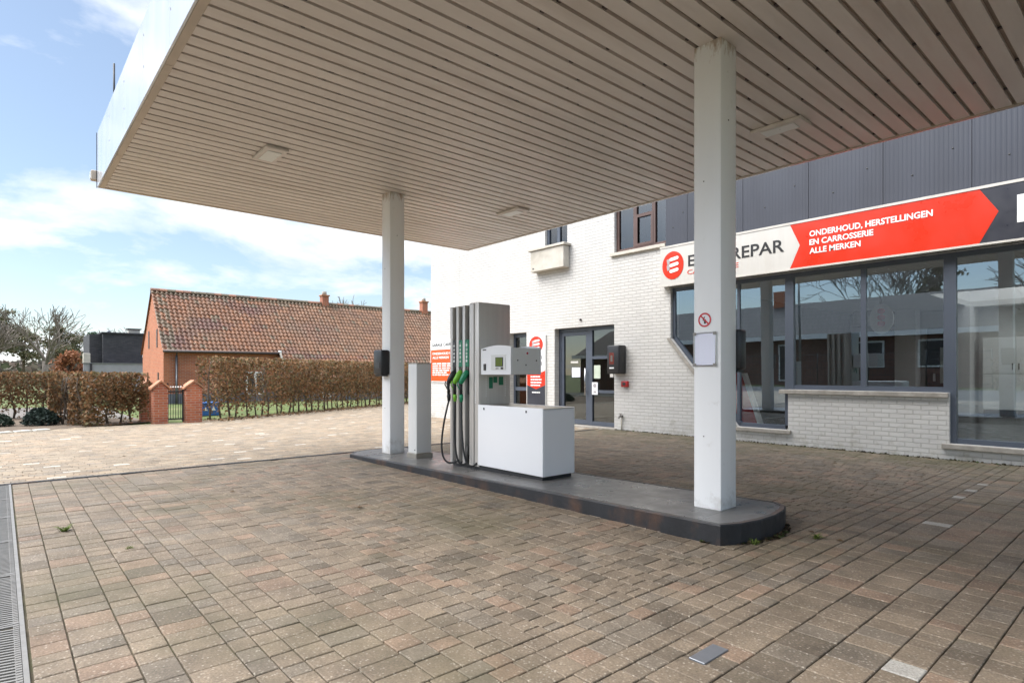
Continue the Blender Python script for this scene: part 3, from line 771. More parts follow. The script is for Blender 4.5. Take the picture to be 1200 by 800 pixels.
m.box(-14.80,-14.77,YF-.004,YF-.0005,-.1,7.0)
m.build('front_wall', MT['brick_white'], gb)
m = MB(); m.box(-16.35,-16.05,YF+.301,22.6,-.35,7.2); m.build('side_wall', brick_mat('white_brick_side', (.78,.75,.70), (.74,.71,.66), (.6,.57,.51), 'YZ'), gb)
m = MB(); m.box(5.7,6.0,YF+.301,17,-.35,7.2); m.box(5.7,6.0,21,22.6,-.35,7.2); m.box(5.7,6.0,17,21,-.35,.3); m.box(5.7,6.0,17,21,3.1,7.2); m.box(-16.04,5.69,22.3,22.6,-.35,7.2); m.build('rear_wall', MT['brick_red'], gb)  # opening in the unseen side wall added to let daylight into the showroom
def framed(mb, x0, x1, y0, y1, hx0, hx1, hy0, hy1, z0, z1):
    mb.box(x0,hx0,y0,y1,z0,z1); mb.box(hx1,x1,y0,y1,z0,z1); mb.box(hx0,hx1,y0,hy0,z0,z1); mb.box(hx0,hx1,hy1,y1,z0,z1)
m = MB(); framed(m, -16.35,6.0,YF-.05,22.65,-4.2,2.0,17.4,21.5,7.201,7.35); m.build('roof', MT['zinc'], gb)
m = MB(); framed(m, -16.04,5.69,YF+.302,22.29,-4.2,2.0,17.4,21.5,3.25,3.4); m.build('ceiling', MT['int_white'], gb)
m = MB(); m.box(-4.3,-4.201,17.3,21.6,3.401,7.2); m.box(2.001,2.1,17.3,21.6,3.401,7.2); m.box(-4.2,2.0,17.3,17.399,3.401,7.2); m.box(-4.2,2.0,21.501,21.6,3.401,7.2); m.build('added_skylight_shaft', MT['letter_white'], gb)
m = MB(); m.box(-4.22,2.02,17.38,21.52,7.36,7.37); m.build('added_skylight', MT['glass_plain'], gb)  # roof opening, shaft and pane added out of sight, to daylight the showroom
m = MB(); m.box(-7.3,5.69,YF+.02,22.29,-.02,.10); m.build('showroom_floor', MT['int_floor'], gb)
m = MB(); m.box(-16.04,-7.55,YF+.302,22.29,-.02,.02); m.build('hall_floor', MT['int_floor'], gb)
m = MB(); m.box(-7.399,-7.38,YF+.302,22.09,.101,3.249); m.build('shade_panel', MT['int_dark'], gb)  # dark panel added; its colour stands for the unlit left of the room
m = MB(); m.box(-7.54,-7.40,YF+.302,22.29,.021,3.249); m.box(-11.3,-11.2,YF+.302,16,.021,3.249); m.build('partition', MT['int_white'], gb)
m = MB(); m.box(-11.19,-7.55,16,16.1,.021,3.249); m.box(-16,-11.31,14,14.1,.021,3.249); m.build('hall_back_wall', MT['int_dark'], gb)
m = MB(); m.box(-7.38,5.68,22.1,22.29,.11,3.249); m.build('showroom_back_wall', MT['int_white'], gb)
m = MB(); m.box(-5.95,-5.40,20.9,21.4,.101,3.248); m.build('pillar', MT['int_white'], gb)
m = MB(); m.box(-4.42,-4.10,21.0,22.09,.101,3.248); m.build('pillar', MT['int_white'], gb)
m = MB(); m.box(-7.3,-5.96,21.2,21.3,.101,3.248); m.build('partition', MT['int_dark'], gb)
idr = MB(); idr.box(-5.36,-4.5,21.95,22.09,.101,2.70); idb = idr.build('inner_door', MT['door_dark'], gb)
m = MB(); m.box(-5.02,-4.92,21.93,21.949,1.0,2.1); m.build('door_light', MT['cab_white'], idb)
m = MB(); m.box(-5.20,-5.14,21.92,21.949,1.05,1.3); m.build('notice', MT['paper'], idb)
# frames of the showroom
FY0, FY1 = YF+.07, YF+.15
def bar(mb, a, b, w, y0=FY0, y1=FY1):
    a, b = Vector((*a, 0)), Vector((*b, 0)); d = (b-a).normalized(); n = Vector((-d.y, d.x, 0))*w/2
    mb.prism([tuple((a+n)[:2]), tuple((a-n)[:2]), tuple((b-n)[:2]), tuple((b+n)[:2])], 'Y', y0, y1)
sw = MB(); W = .075; h_ = W/2
sf = thing('x', 'x', 'x'); bpy.data.objects.remove(sf)
fr = MB()
fr.box(-7.18,5.2,FY0,FY1,3.02,3.098)                       # head
fr.box(-7.178,-7.11,FY0,FY1,2.04,3.019)
fr.prism([(-7.178,2.045),(-7.11,2.07),(-5.645,.345),(-5.675,.275)], 'Y', FY0, FY1)
fr.box(-5.67,-4.80,FY0,FY1,.272,.345)
fr.box(-5.725,-5.675,FY0+.002,FY1-.002,.40,3.019)
fr.box(-4.80,-4.65,FY0-.012,FY1,.346,3.019); 
fr.box(-4.649,-2.42,FY0,FY1,1.002,1.08)
fr.box(-3.56,-3.48,FY0+.001,FY1-.001,1.081,3.019)
fr.box(-2.42,-2.265,FY0-.012,FY1,.243,3.019)
fr.box(-2.264,5.198,FY0,FY1,.243,.315)
fr.box(.10,.18,FY0+.001,FY1-.001,.316,3.019); fr.box(2.6,2.68,FY0+.001,FY1-.001,.316,3.019)
frame = fr.build('showroom_window', MT['frame'], gb)
def PY(z): return YF+.092+(3.02-z)*.0157          # showroom panes lean out a little at the top
gl = MB()
gl.face([(-7.11,PY(2.06),2.06),(-5.70,PY(.39),.39),(-5.70,PY(3.02),3.02),(-7.11,PY(3.02),3.02)])
frame_g = gl.build('pane', MT['glass'], frame)
for x0_, x1_, z0_ in ((-5.70,-4.79,.34),(-4.66,-3.52,1.07),(-3.52,-2.41,1.07),(-2.275,.14,.31),(.14,2.64,.31),(2.64,5.19,.31)):
    gl = MB(); gl.face([(x0_,PY(z0_),z0_),(x1_,PY(z0_),z0_),(x1_,PY(3.02),3.02),(x0_,PY(3.02),3.02)]); gl.build('pane', MT['glass'], frame)
m = MB(); m.box(-4.86,-2.337,YF-.06,YF+.07,.925,.998,.006); m.build('window_sill', MT['stone'], gb)
m = MB(); m.box(-2.42,5.25,YF-.06,YF+.07,.165,.238,.006); m.build('window_sill', MT['stone'], gb)
m = MB(); m.box(-5.75,-4.66,YF-.06,YF+.07,.20,.268,.006); m.build('window_sill', MT['stone'], gb)
m = MB(); m.prism([(-7.26,2.03),(-7.185,2.045),(-5.69,.275),(-5.76,.25)], 'Y', YF-.035, YF+.06); m.build('window_sill', MT['stone'], gb)
# entrance door
dr = MB(); DY0, DY1 = YF+.16, YF+.23
dr.box(-10.63,-10.54,DY0,DY1,.03,2.34); dr.box(-10.63,-8.69,DY0,DY1,2.341,2.428); dr.box(-9.62,-9.50,DY0-.002,DY1,.03,2.34); dr.box(-8.765,-8.691,DY0,DY1,.03,2.34)
dr.box(-9.499,-8.766,DY0,DY1,.03,.13); dr.box(-9.499,-8.766,DY0,DY1,.82,.89); dr.box(-9.499,-8.766,DY0,DY1,1.64,1.71)
de = dr.build('entrance_frame', MT['frame'], gb)
m = MB(); m.box(-9.50,-8.76,YF+.195,YF+.199,.13,2.34); m.build('side_pane', MT['glass_door'], de)
m = MB()
m.box(-10.535,-10.455,DY0+.004,DY1-.004,.04,2.33); m.box(-9.705,-9.625,DY0+.004,DY1-.004,.04,2.33); m.box(-10.454,-9.706,DY0+.004,DY1-.004,2.24,2.33); m.box(-10.454,-9.706,DY0+.004,DY1-.004,.04,.15)
lf = m.build('entrance_door', MT['frame'], gb)
m = MB(); m.box(-10.456,-9.704,YF+.195,YF+.199,.15,2.24); m.build('pane', MT['glass_door'], lf)
m = MB(); m.tube([(-9.68,YF+.10,.75),(-9.68,YF+.10,1.42)], .015, 8); m.tube([(-9.68,YF+.10,.85),(-9.68,YF+.165,.85)], .009, 6); m.tube([(-9.68,YF+.10,1.32),(-9.68,YF+.165,1.32)], .009, 6); m.build('pull_handle', MT['chrome'], lf)
m = MB(); m.box(-10.20,-9.92,YF+.190,YF+.194,1.20,1.44); m.build('paper_notice', MT['paper_blue'], lf)
m = MB(); m.box(-10.24,-9.99,YF+.190,YF+.194,1.55,1.60); m.build('sticker', MT['sign_white'], lf)
m = MB(); m.box(-9.47,-9.27,YF+.190,YF+.194,1.17,1.49); m.build('paper_notice', M('green_paper', (.55,.62,.5), .6), de)
m = MB(); m.box(-9.50,-9.32,YF+.150,YF+.154,.78,1.08); nt_ = m.build('paper_notice', MT['paper'], de)
m = MB(); disc(m, -9.41, 1.0, .05, .05, YF+.1475, YF+.1495); m.box(-9.45,-9.37,YF+.1475,YF+.1495,.82,.87); m.build('print', MT['letter_grey'], nt_)
m = MB(); m.prism([(-9.00,1.46),(-8.89,1.38),(-8.78,1.46),(-8.89,1.54)], 'Y', YF+.150, YF+.154); m.build('green_sticker', MT['lime'], de)
m = MB(); m.box(-8.94,-8.84,YF+.150,YF+.154,1.20,1.34); m.build('sticker', MT['sign_white'], de)
m = MB(); m.box(-10.70,-8.62,YF-.05,YF+.155,-.03,.025,.005); m.build('door_step', MT['stone'], gb)
# side door
m = MB(); m.box(-12.40,-12.33,DY0,DY1,.03,2.39); m.box(-11.76,-11.69,DY0,DY1,.03,2.39); m.box(-12.33,-11.76,DY0,DY1,2.29,2.39); m.box(-12.33,-11.76,DY0,DY1,.82,.92); m.box(-12.33,-11.76,DY0,DY1,.03,.13); sd = m.build('side_door', MT['frame'], gb)
m = MB(); m.box(-12.33,-11.76,YF+.195,YF+.199,.13,.82); m.box(-12.33,-11.76,YF+.195,YF+.199,.92,2.29); m.build('pane', MT['glass_door'], sd)
# upper windows
def upper(x0, x1, z0, z1, div, mat, curtain):
    m = MB(); y0, y1 = YF+.08, YF+.16
    m.box(x0+.001,x0+.08,y0,y1,z0+.001,z1); m.box(x1-.08,x1-.001,y0,y1,z0+.001,z1); m.box(x0+.08,x1-.08,y0,y1,z0+.001,z0+.08); m.box(x0+.08,x1-.08,y0,y1,z1-.08,z1-.001)
    for d_ in div: m.box(d_-.045,d_+.045,y0-.004,y1,z0+.08,z1-.08)
    f_ = m.build('upper_window', mat, gb)
    g_ = MB(); g_.box(x0+.08,x1-.08,YF+.115,YF+.119,z0+.08,z1-.08); g_.build('pane', MT['glass_dark'], f_)
    c_ = MB()
    for a_, b_ in curtain: c_.box(a_,b_,YF+.32,YF+.34,z0-.1,z1+.1)
    c_.build('curtain', MT['curtain'], f_)
    d_ = MB(); d_.box(x0-.3,x1+.3,YF+1.6,YF+1.7,3.41,7.1); d_.build('room_wall', MT['int_dark'], f_)
upper(-10.98,-10.18,4.52,5.7,[-10.56],MT['frame'],[(-10.95,-10.6)])
upper(-8.69,-7.27,4.06,5.3,[-8.16,-7.66],MT['frame_brown'],[(-8.65,-8.2),(-7.6,-7.3)])
m = MB(); m.box(-8.15,-7.67,YF+.07,YF+.079,4.14,4.20); m.box(-8.15,-7.67,YF+.07,YF+.079,4.78,4.85); m.box(-8.15,-8.09,YF+.07,YF+.079,4.2,4.78); m.box(-7.73,-7.67,YF+.07,YF+.079,4.2,4.78); m.build('casement', MT['frame_brown'], gb)
m = MB(); m.box(-8.78,-7.275,YF-.07,YF+.079,3.985,4.055,.006); m.build('window_sill', MT['sill_render'], gb)
m = MB(); m.box(-11.36,-10.05,YF-.26,YF-.001,4.47,4.53,.006); tb = m.build('window_box', MT['sill_render'], gb)
m = MB(); m.box(-11.30,-10.10,YF-.22,YF-.001,3.93,4.469,.01); m.build('trough', MT['sill_render'], tb)
m = MB(); m.box(-11.22,-11.17,YF-.223,YF-.2205,3.99,4.03); m.build('drain_hole', MT['cast'], tb)
# cladding: ribbed sheets, each its own part
x = -7.262
for L in (.52, 1.2, 1.2, 1.15, 1.14, 1.2, 1.2, 1.2, 1.2, 1.2, 1.2, .85):
    pts = []; n_ = int(L/.058); st_ = L/n_
    for k in range(n_):
        xx = x+.003+k*st_*.985
        pts += [(xx, YF-.055), (xx+st_*.42, YF-.055), (xx+st_*.55, YF-.0535), (xx+st_*.87, YF-.0535)]
    pts += [(x+L-.005, YF-.055), (x+L-.005, YF-.003), (x+.003, YF-.003)]
    m = MB(); m.prism(pts, 'Z', 3.955, 7.15)
    c_ = m.build('cladding_sheet', MT['cladding'], gb)
    for rx_, rz_ in ((x+L*.35, 4.35), (x+L*.8, 4.62)):
        m = MB(); m.tube([(rx_,YF-.0545,rz_),(rx_,YF-.0605,rz_)], .013, 8); m.build('rivet', MT['cast'], c_)
    x += L

# shop sign light box
sg = thing('shop_sign', 'long illuminated shop sign with white, red and dark sections above the showroom windows', 'shop sign', (-2, YF-.1, 3.5))
SY = YF-.15
m = MB(); m.box(-7.34,5.2,SY+.012,YF-.002,3.125,3.948,.004); m.build('sign_box', MT['sign_white'], sg)
m = MB(); m.box(-7.34,5.2,SY-.008,SY+.0115,3.915,3.955); m.box(-7.34,5.2,SY-.008,SY+.0115,3.11,3.14); m.build('sign_rim', M('rim_paint', (.55,.52,.47), .5), sg)
m = MB(); m.prism([(-7.33,3.141),(-4.62,3.141),(-4.45,3.53),(-4.62,3.914),(-7.33,3.914)], 'Y', SY, SY+.011); m.build('white_panel', MT['sign_white'], sg)
m = MB(); m.prism([(-4.618,3.141),(-1.95,3.141),(-1.735,3.56),(-1.95,3.914),(-4.618,3.914),(-4.448,3.53)], 'Y', SY, SY+.011); m.build('red_panel', MT['red'], sg)
m = MB(); m.prism([(-1.948,3.141),(5.19,3.141),(5.19,3.914),(-1.948,3.914),(-1.733,3.56)], 'Y', SY, SY+.011); m.build('dark_panel', MT['sign_dark'], sg)
emblem(sg, -7.02, 3.535, .255, .29, SY-.001)
text('EUROREPAR', .23, -6.66, 3.465, SY-.001, 'lettering', MT['letter_black'], sg, width=1.94, bold=.014)
text('CAR SERVICE', .095, -6.68, 3.30, SY-.001, 'small_lettering', MT['red'], sg, width=1.1)
text('ONDERHOUD, HERSTELLINGEN', .098, -4.285, 3.650, SY-.001, 'lettering', MT['letter_white'], sg, width=1.78, bold=.026)
text('EN CARROSSERIE', .098, -4.285, 3.503, SY-.001, 'lettering', MT['letter_white'], sg, width=.985, bold=.026)
text('ALLE MERKEN', .098, -4.285, 3.354, SY-.001, 'lettering', MT['letter_white'], sg, width=.80, bold=.026)
m = MB(); m.box(-1.535,-1.43,SY-.006,SY-.001,3.36,3.74); m.box(-1.4299,-1.16,SY-.006,SY-.001,3.66,3.74); m.box(-1.4299,-1.20,SY-.006,SY-.001,3.51,3.59); m.build('lettering', MT['letter_white'], sg)
# a thin dark profile under the sign
m = MB(); m.box(-7.2,5.2,YF-.012,YF+.069,3.101,3.109); m.build('lintel_profile', MT['frame'], gb)

# orange wall sign
ws = thing('wall_sign', 'orange and white advertising board at the far end of the white wall', 'sign', (-15.5, YF, 1.7))
m = MB(); m.box(-16.33,-14.55,YF-.03,YF-.002,1.02,2.38,.003); m.build('board', MT['letter_white'], ws)
m = MB(); m.box(-16.30,-14.58,YF-.034,YF-.0305,1.05,2.06); m.build('orange_panel', MT['orange'], ws)
text('GARAGE CARROSSERIE', .10, -16.24, 2.17, YF-.0305, 'lettering', MT['letter_black'], ws, width=1.62, bold=.02)
text('ONDERHOUD HERSTEL', .075, -16.20, 1.90, YF-.0345, 'lettering', MT['letter_white'], ws, width=1.5, bold=.02)
text('ALLE MERKEN', .075, -16.20, 1.77, YF-.0345, 'lettering', MT['letter_white'], ws, width=.92, bold=.02)
m = MB(); rnd = random.Random(5)
for k, L in enumerate((1.3,1.5,1.45,1.5,.8,1.0)): bars(m, -16.20, -16.20+L, 1.59-.072*k, .042, YF-.037, YF-.0342, rnd, 3)
m.build('small_print', MT['letter_white'], ws)
# tall narrow sign beside the door
ts = thing('narrow_sign', 'tall narrow panel with red emblem, red arrow field and dark foot by the side door', 'sign', (-11.3, YF, 1.3))
m = MB(); m.box(-11.62,-10.92,YF-.045,YF-.002,.42,2.30,.004); m.build('panel', MT['letter_white'], ts)
emblem(ts, -11.27, 2.05, .26, .22, YF-.046)
text('EURO', .12, -11.50, 1.66, YF-.0455, 'lettering', MT['letter_black'], ts, width=.46)
text('REPAR', .12, -11.52, 1.49, YF-.0455, 'lettering', MT['letter_black'], ts, width=.50)
m = MB(); m.prism([(-11.615,.99),(-11.27,.88),(-10.925,.99),(-10.925,1.37),(-11.27,1.27),(-11.615,1.37)], 'Y', YF-.050, YF-.0455); m.build('red_field', MT['red'], ts)
m = MB(); m.prism([(-11.615,.425),(-10.925,.425),(-10.925,.988),(-11.27,.878),(-11.615,.988)], 'Y', YF-.050, YF-.0455); m.build('dark_field', MT['sign_dark'], ts)
m = MB(); rnd = random.Random(8)
for k in range(4): bars(m, -11.47, -11.47+(.36,.42,.44,.36)[k], 1.19-.075*k, .036, YF-.054, YF-.0503, rnd, 2)
bars(m, -11.42,-11.1,.78,.03,YF-.054,YF-.0503,rnd,2); bars(m, -11.46,-11.12,1.42,.022,YF-.049,YF-.0457,rnd,3); m.build('small_print', MT['letter_white'], ts)
# box on wall right of the door
eb = thing('extinguisher_cabinet', 'black cabinet with small red window on the wall right of the glass door', 'cabinet', (-8.5, YF, 1.6))
m = MB(); m.box(-8.70,-8.34,YF-.26,YF-.002,1.28,1.93,.03,seg=3); bd = m.build('cabinet', MT['black'], eb)
m = MB(); m.box(-8.62,-8.49,YF-.2635,YF-.2602,1.50,1.76); wn = m.build('window', M('dark_red_window', (.16,.03,.02), .25), bd)
m = MB(); m.box(-8.585,-8.525,YF-.2655,YF-.2637,1.56,1.70); m.build('pictogram', MT['curtain'], wn)
m = MB(); m.box(-8.62,-8.49,YF-.2635,YF-.2602,1.40,1.43); m.build('label_strip', MT['letter_white'], bd)
m = MB(); m.box(-8.345,-8.339,YF-.15,YF-.10,1.55,1.66); m.build('latch', MT['cast'], bd)
al = thing('alarm_call_point', 'small red fire alarm box on the white wall below the black cabinet', 'fire alarm', (-8.36, YF, 1.05))
m = MB(); m.box(-8.44,-8.27,YF-.07,YF-.002,.985,1.12,.008,seg=2); ab = m.build('housing', M('alarm_red', (.45,.015,.015), .35), al)
m = MB(); m.box(-8.395,-8.315,YF-.0745,YF-.0702,1.02,1.085); m.build('button_plate', MT['label_dark'], ab)
tp = thing('wall_tap', 'small grey wall tap with pipe low on the wall by the door', 'tap', (-8.46, YF, .3))
m = MB(); m.tube([(-8.46,YF-.025,-.02),(-8.46,YF-.025,.30)], .013, 8); m.build('pipe', MT['sill_render'], tp)
m = MB(); m.tube([(-8.46,YF-.002,.32),(-8.46,YF-.10,.32),(-8.46,YF-.13,.27)], [.03,.022,.016], 8); m.tube([(-8.46,YF-.07,.34),(-8.46,YF-.07,.38)], .01, 6); m.tube([(-8.50,YF-.07,.38),(-8.42,YF-.07,.38)], .009, 6); m.build('tap_body', MT['galv'], tp)
sp_ = thing('door_sensor', 'tiny dark spot light on the wall above the glass door', 'sensor', (-9.75, YF, 2.6))
m = MB(); m.tube([(-9.72,YF-.002,2.60),(-9.72,YF-.05,2.60)], .025, 10); m.build('housing', MT['cast'], sp_)
m = MB(); m.tube([(-9.72,YF-.0502,2.60),(-9.72,YF-.055,2.60)], .015, 10); m.build('lens', MT['letter_grey'], sp_)

# showroom contents
for k in range(4):
    cx = -3.90+.74*k
    lab = ('white cupboard with double handles nearest the pillar inside the showroom', 'white cupboard second from the pillar inside the showroom', 'white cupboard third from the pillar inside the showroom', 'white cupboard farthest from the pillar inside the showroom')[k]
    t = thing('storage_cupboard', lab, 'cupboard', (cx, 21.6, .1), 'white cupboards along the showroom wall')
    m = MB(); m.box(cx+.002,cx+.738,21.52,21.95,.26,2.32); m.build('carcass', MT['cab_white'], t)
    m = MB(); m.box(cx+.008,cx+.732,21.50,21.519,1.30,2.31,.003); dd = m.build('door', MT['cab_white'], t)
    m = MB(); m.box(cx+(.66 if k % 2 == 0 else .06),cx+(.68 if k % 2 == 0 else .08),21.48,21.4995,1.40,1.58); m.build('handle', MT['cast'], dd)
    m = MB(); m.box(cx+.008,cx+.732,21.50,21.519,.27,1.24,.003); m.build('door', MT['cab_white'], t)
    m = MB(); m.box(cx+.02,cx+.72,21.56,21.9,.102,.258); m.build('plinth', MT['black'], t)
ov = thing('oval_sign', 'grey drum sign with an oval white face seen through the showroom window', 'sign', (-4.9, 16, 2.5))
q = MB(); yy = 16.0
pts = [(-4.95+.26*math.cos(t), 2.60+.36*math.sin(t)) for t in [2*math.pi*k/24 for k in range(24)]]
m = MB()
m.box(-5.5,-4.9,yy+.02,yy+.4,2.45,2.85,.08,seg=3); m.build('drum', MT['galv'], ov)
m = MB(); m.prism([(p[0]+.12, p[1]) for p in pts], 'Y', yy-.02, yy+.018); fc = m.build('face', MT['sign_white'], ov)
m = MB()
for dz in (.17, .02, -.13): disc(m, -4.83, 2.62+dz, .085, .07, yy-.026, yy-.0205, 16)
m.build('emblem', MT['prohib_red'], fc)
m = MB(); m.tube([(-4.9,yy+.2,2.84),(-4.9,yy+.2,3.25)], .03, 8); m.build('hanger', MT['galv'], ov)
rp = thing('display_stand', 'slanting red and white display stand behind the low showroom window', 'display stand', (-6.7, 13, .1))
m = MB(); m.prism([(-6.95,.102),(-6.35,.102),(-6.75,1.3),(-6.95,1.3)], 'Y', 12.9, 13.0); m.build('panel', MT['prohib_red'], rp)
m = MB(); m.prism([(-6.345,.102),(-6.27,.102),(-6.67,1.3),(-6.745,1.3)], 'Y', 12.88, 13.02); m.build('edge', MT['letter_white'], rp)

# ------------------------------------------------------------------ vegetation helpers
def leaf_quads(mb, pts, size, tones, rnd, flat=0, asp=1.5):
    for p in pts:
        n = Vector((rnd.gauss(0,1), rnd.gauss(0,1), rnd.gauss(0,1)+flat)).normalized()
        a = n.orthogonal().normalized(); a.rotate(Matrix.Rotation(rnd.uniform(0, 6.28), 3, n)); b = n.cross(a)
        s_ = size*rnd.uniform(.6, 1.35); a = a*s_*asp*.5; b = b*s_*.5; p = Vector(p)
        t = rnd.choice(tones); k = rnd.uniform(.7, 1.3)
        mb.face([p-a, p+b, p+a, p-b], col=tuple(c*k for c in t))
BEECH = [(.24,.125,.058),(.19,.11,.053),(.28,.16,.075),(.15,.10,.055),(.17,.145,.07)]
def hedge(label, p0, p1, thick, z0, z1, bare, n, rnd, wob=.10, end0=0, thin=None):
    p0, p1 = Vector((*p0, 0)), Vector((*p1, 0)); L = (p1-p0).length; d = (p1-p0)/L; nrm = Vector((d.y, -d.x, 0))
    t = thing('beech_hedge', label, 'hedge', (p0.x, p0.y, z0))
    pts = []
    while len(pts) < n:
        s_ = rnd.uniform(0, L); h = rnd.random(); w = rnd.uniform(-.5, .5)
        z = z0 + h*(z1-z0)*(1+.035*noise.noise((s_*1.7, 3, 0)))
        hz = h*(z1-z0)
        dens = 1. if hz > bare*1.25 else max(.05, (hz/(bare*1.25))**1.7)
        if s_ < end0: dens = 1
        if thin and thin[0] < s_ < thin[1] and z > z0+.5 and z < z1-.25: dens *= .22
        dens *= .55+.9*max(0, noise.noise((s_*1.3, z*1.4, 7))+.45)
        if rnd.random() > dens: continue
        # push to the clipped faces
        w = math.copysign(.5*(1-(1-2*abs(w))**2*.75), w)*thick*(1+wob*noise.noise((s_*1.6, z*2, w*3)))
        p = p0 + d*s_ + nrm*w; pts.append((p.x, p.y, z))
    m = MB(); leaf_quads(m, pts, .062, BEECH, rnd); m.build('foliage', MT['leaf'], t)
    s_ = .18
    while s_ < L:
        m = MB(); b0 = p0 + d*s_ + nrm*rnd.uniform(-.08,.08)
        q = [b0 + Vector((0,0,z0-.05))]
        for k in range(1, 6): q.append(q[-1] + Vector((rnd.uniform(-.06,.06), rnd.uniform(-.06,.06), (z1-z0-.1)/5)))
        m.tube(q, [rnd.uniform(.022,.042)*(1-.13*k) for k in range(6)], 5)
        for k in range(9):
            st = q[rnd.choice([1,1,2,2,3,3,4])] + Vector((0,0,rnd.uniform(-.15,.2)))
            a = rnd.uniform(0, 6.28); e = st + Vector((math.cos(a)*.3, math.sin(a)*.3, rnd.uniform(.1,.4)))
            m.tube([st, (st+e)/2+Vector((0,0,.03)), e], [.011,.008,.004], 3, False)
        m.build('stem', MT['bark'], t); s_ += rnd.uniform(.26,.42)
    return t
rnd = random.Random(21)
hedge('long brown beech hedge running in front of the brick farmhouse', (-19.75,4.75), (-26.0,16.2), .85, -.13, 1.82, .62, 25000, rnd, thin=(1.6, 2.45))
hedge('short brown beech hedge with thin bare feet left of the brick gate pillars', (-19.55,1.55), (-20.35,3.15), .8, -.13, 1.32, .62, 5200, rnd, end0=.45)
hedge('low brown beech hedge set back behind the dark evergreen shrubs', (-24.8,-3.2), (-24.2,1.6), .8, -.13, 1.35, .55, 7500, rnd)
hedge('brown beech hedge joining the two left hedges behind the soil bed', (-23.8,1.75), (-20.4,1.35), .75, -.13, 1.33, .5, 7000, rnd)

def branch(mb, p, d, L, r, depth, rnd, spread=.55, minr=.012, up=.12, n=5, twist=.16, kids=(2,3)):
    pts = [p]; q = p.copy(); dd = d.copy(); k_ = 4
    for i in range(k_):
        dd = (dd + Vector((rnd.gauss(0,twist), rnd.gauss(0,twist), rnd.gauss(0,twist*.7)+up*.25))).normalized()
        q = q + dd*L/k_; pts.append(q.copy())
    rs = [max(minr, r*(1-.42*i/k_)) for i in range(k_+1)]
    mb.tube(pts, rs, n if r > .05 else 3, False)
    if depth <= 0: return
    for k in range(rnd.randint(*kids)):
        i = rnd.choice([2,3,4,4]); ax = Vector((rnd.gauss(0,1), rnd.gauss(0,1), rnd.gauss(0,.5))).normalized()
        nd = (dd + ax*spread*rnd.uniform(.7,1.3)); nd.z += up; nd.normalize()
        branch(mb, pts[i], nd, L*rnd.uniform(.62,.84), rs[i]*rnd.uniform(.55,.72), depth-1, rnd, spread, minr, up, n, twist, kids)
    branch(mb, pts[-1], (dd + Vector((rnd.gauss(0,.2), rnd.gauss(0,.2), .05))).normalized(), L*.8, rs[-1]*.85, depth-1, rnd, spread, minr, up, n, twist, kids)
def bare_tree(label, loc, h, rnd, depth=5, r=.22, spread=.6, minr=.022, tone=None, trunk=.28):
    t = thing('bare_tree', label, 'tree', loc)
    L0 = Vector(loc); m = MB(); top = L0 + Vector((rnd.uniform(-.2,.2), rnd.uniform(-.2,.2), h*trunk))
    m.tube([L0-Vector((0,0,.2)), (L0+top)/2+Vector((.08,0,0)), top], [r*1.25, r, r*.9], 8); m.build('trunk', MT['bark_grey'], t)
    m = MB()
    for k in range(5):
        a = k*1.257+rnd.uniform(-.4,.4); branch(m, top-Vector((0,0,rnd.uniform(0,h*.06))), Vector((math.cos(a)*spread, math.sin(a)*spread, 1)).normalized(), h*.23, r*.6, depth-1, rnd, spread, minr, .1)
    m.build('crown', MT['bark_grey'], t)
    return t
PINE = [(.115,.115,.06),(.135,.125,.07),(.085,.095,.05),(.17,.135,.085)]
def pine(label, loc, h, cw, rnd, name='pine_tree', tones=PINE, base=.5, n_cl=22, q_per=130, size=.15, conical=False, leaf='needle', bark='bark_pine'):
    t = thing(name, label, 'tree', loc); L0 = Vector(loc)
    m = MB(); m.tube([L0-Vector((0,0,.2)), L0+Vector((rnd.uniform(-.3,.3), rnd.uniform(-.3,.3), h*.5)), L0+Vector((rnd.uniform(-.3,.3), rnd.uniform(-.3,.3), h*.93))], [.2,.15,.05], 7); m.build('trunk', MT[bark], t)
    m = MB(); lb = MB()
    for k in range(n_cl):
        u = (k+.5)/n_cl; z = h*(base+(1-base)*u)
        w = cw*(1-u)**.8 if conical else cw*(math.sin(math.pi*(.18+.8*u))**.7)
        a = rnd.uniform(0, 6.28); rr = w*math.sqrt(rnd.random())
        c = L0 + Vector((math.cos(a)*rr, math.sin(a)*rr, z))
        lb.tube([L0+Vector((0,0,z-.12*h)), (L0+Vector((0,0,z))+c)/2-Vector((0,0,.1)), c], [.07,.05,.02], 4, False)
        sx = rnd.uniform(.55,1.0)*(.5+.42*cw/2.2)
        for i in range(q_per):
            pass
        pts = [(c.x+rnd.gauss(0,sx*.55), c.y+rnd.gauss(0,sx*.55), c.z+rnd.gauss(0,sx*.26)) for i in range(q_per)]
        leaf_quads(m, pts, size, tones, rnd, .6, 2.2)
    lb.build('limbs', MT[bark], t); m.build('crown', MT[leaf], t)
    return t
rnd = random.Random(4)
bare_tree('tall bare spreading tree above the left hedge', (-74.8,3.35,-.2), 9.8, random.Random(13), 4, .26, .6, .026)
pine('dark pine at the left edge of the view', (-81.5,-.1,-.2), 8.2, 2.3, rnd)
pine('broad pine right of the edge pine, under the bare tree', (-90.5,2.0,-.2), 6.6, 3.0, rnd)
pine('grey green pine just right of the bare tree', (-91.5,5.3,-.2), 7.2, 3.1, rnd)
pine('farthest brownish pine left of the dark brick house', (-99.6,7.7,-.2), 6.6, 2.6, rnd, tones=[(.07,.075,.04),(.10,.085,.05),(.05,.06,.035)])
pine('small dark green conifer beside the dark brick house', (-104.6,10.2,-.2), 7.4, 1.7, rnd, base=.1, conical=True, n_cl=30, tones=[(.04,.085,.045),(.055,.10,.05)])
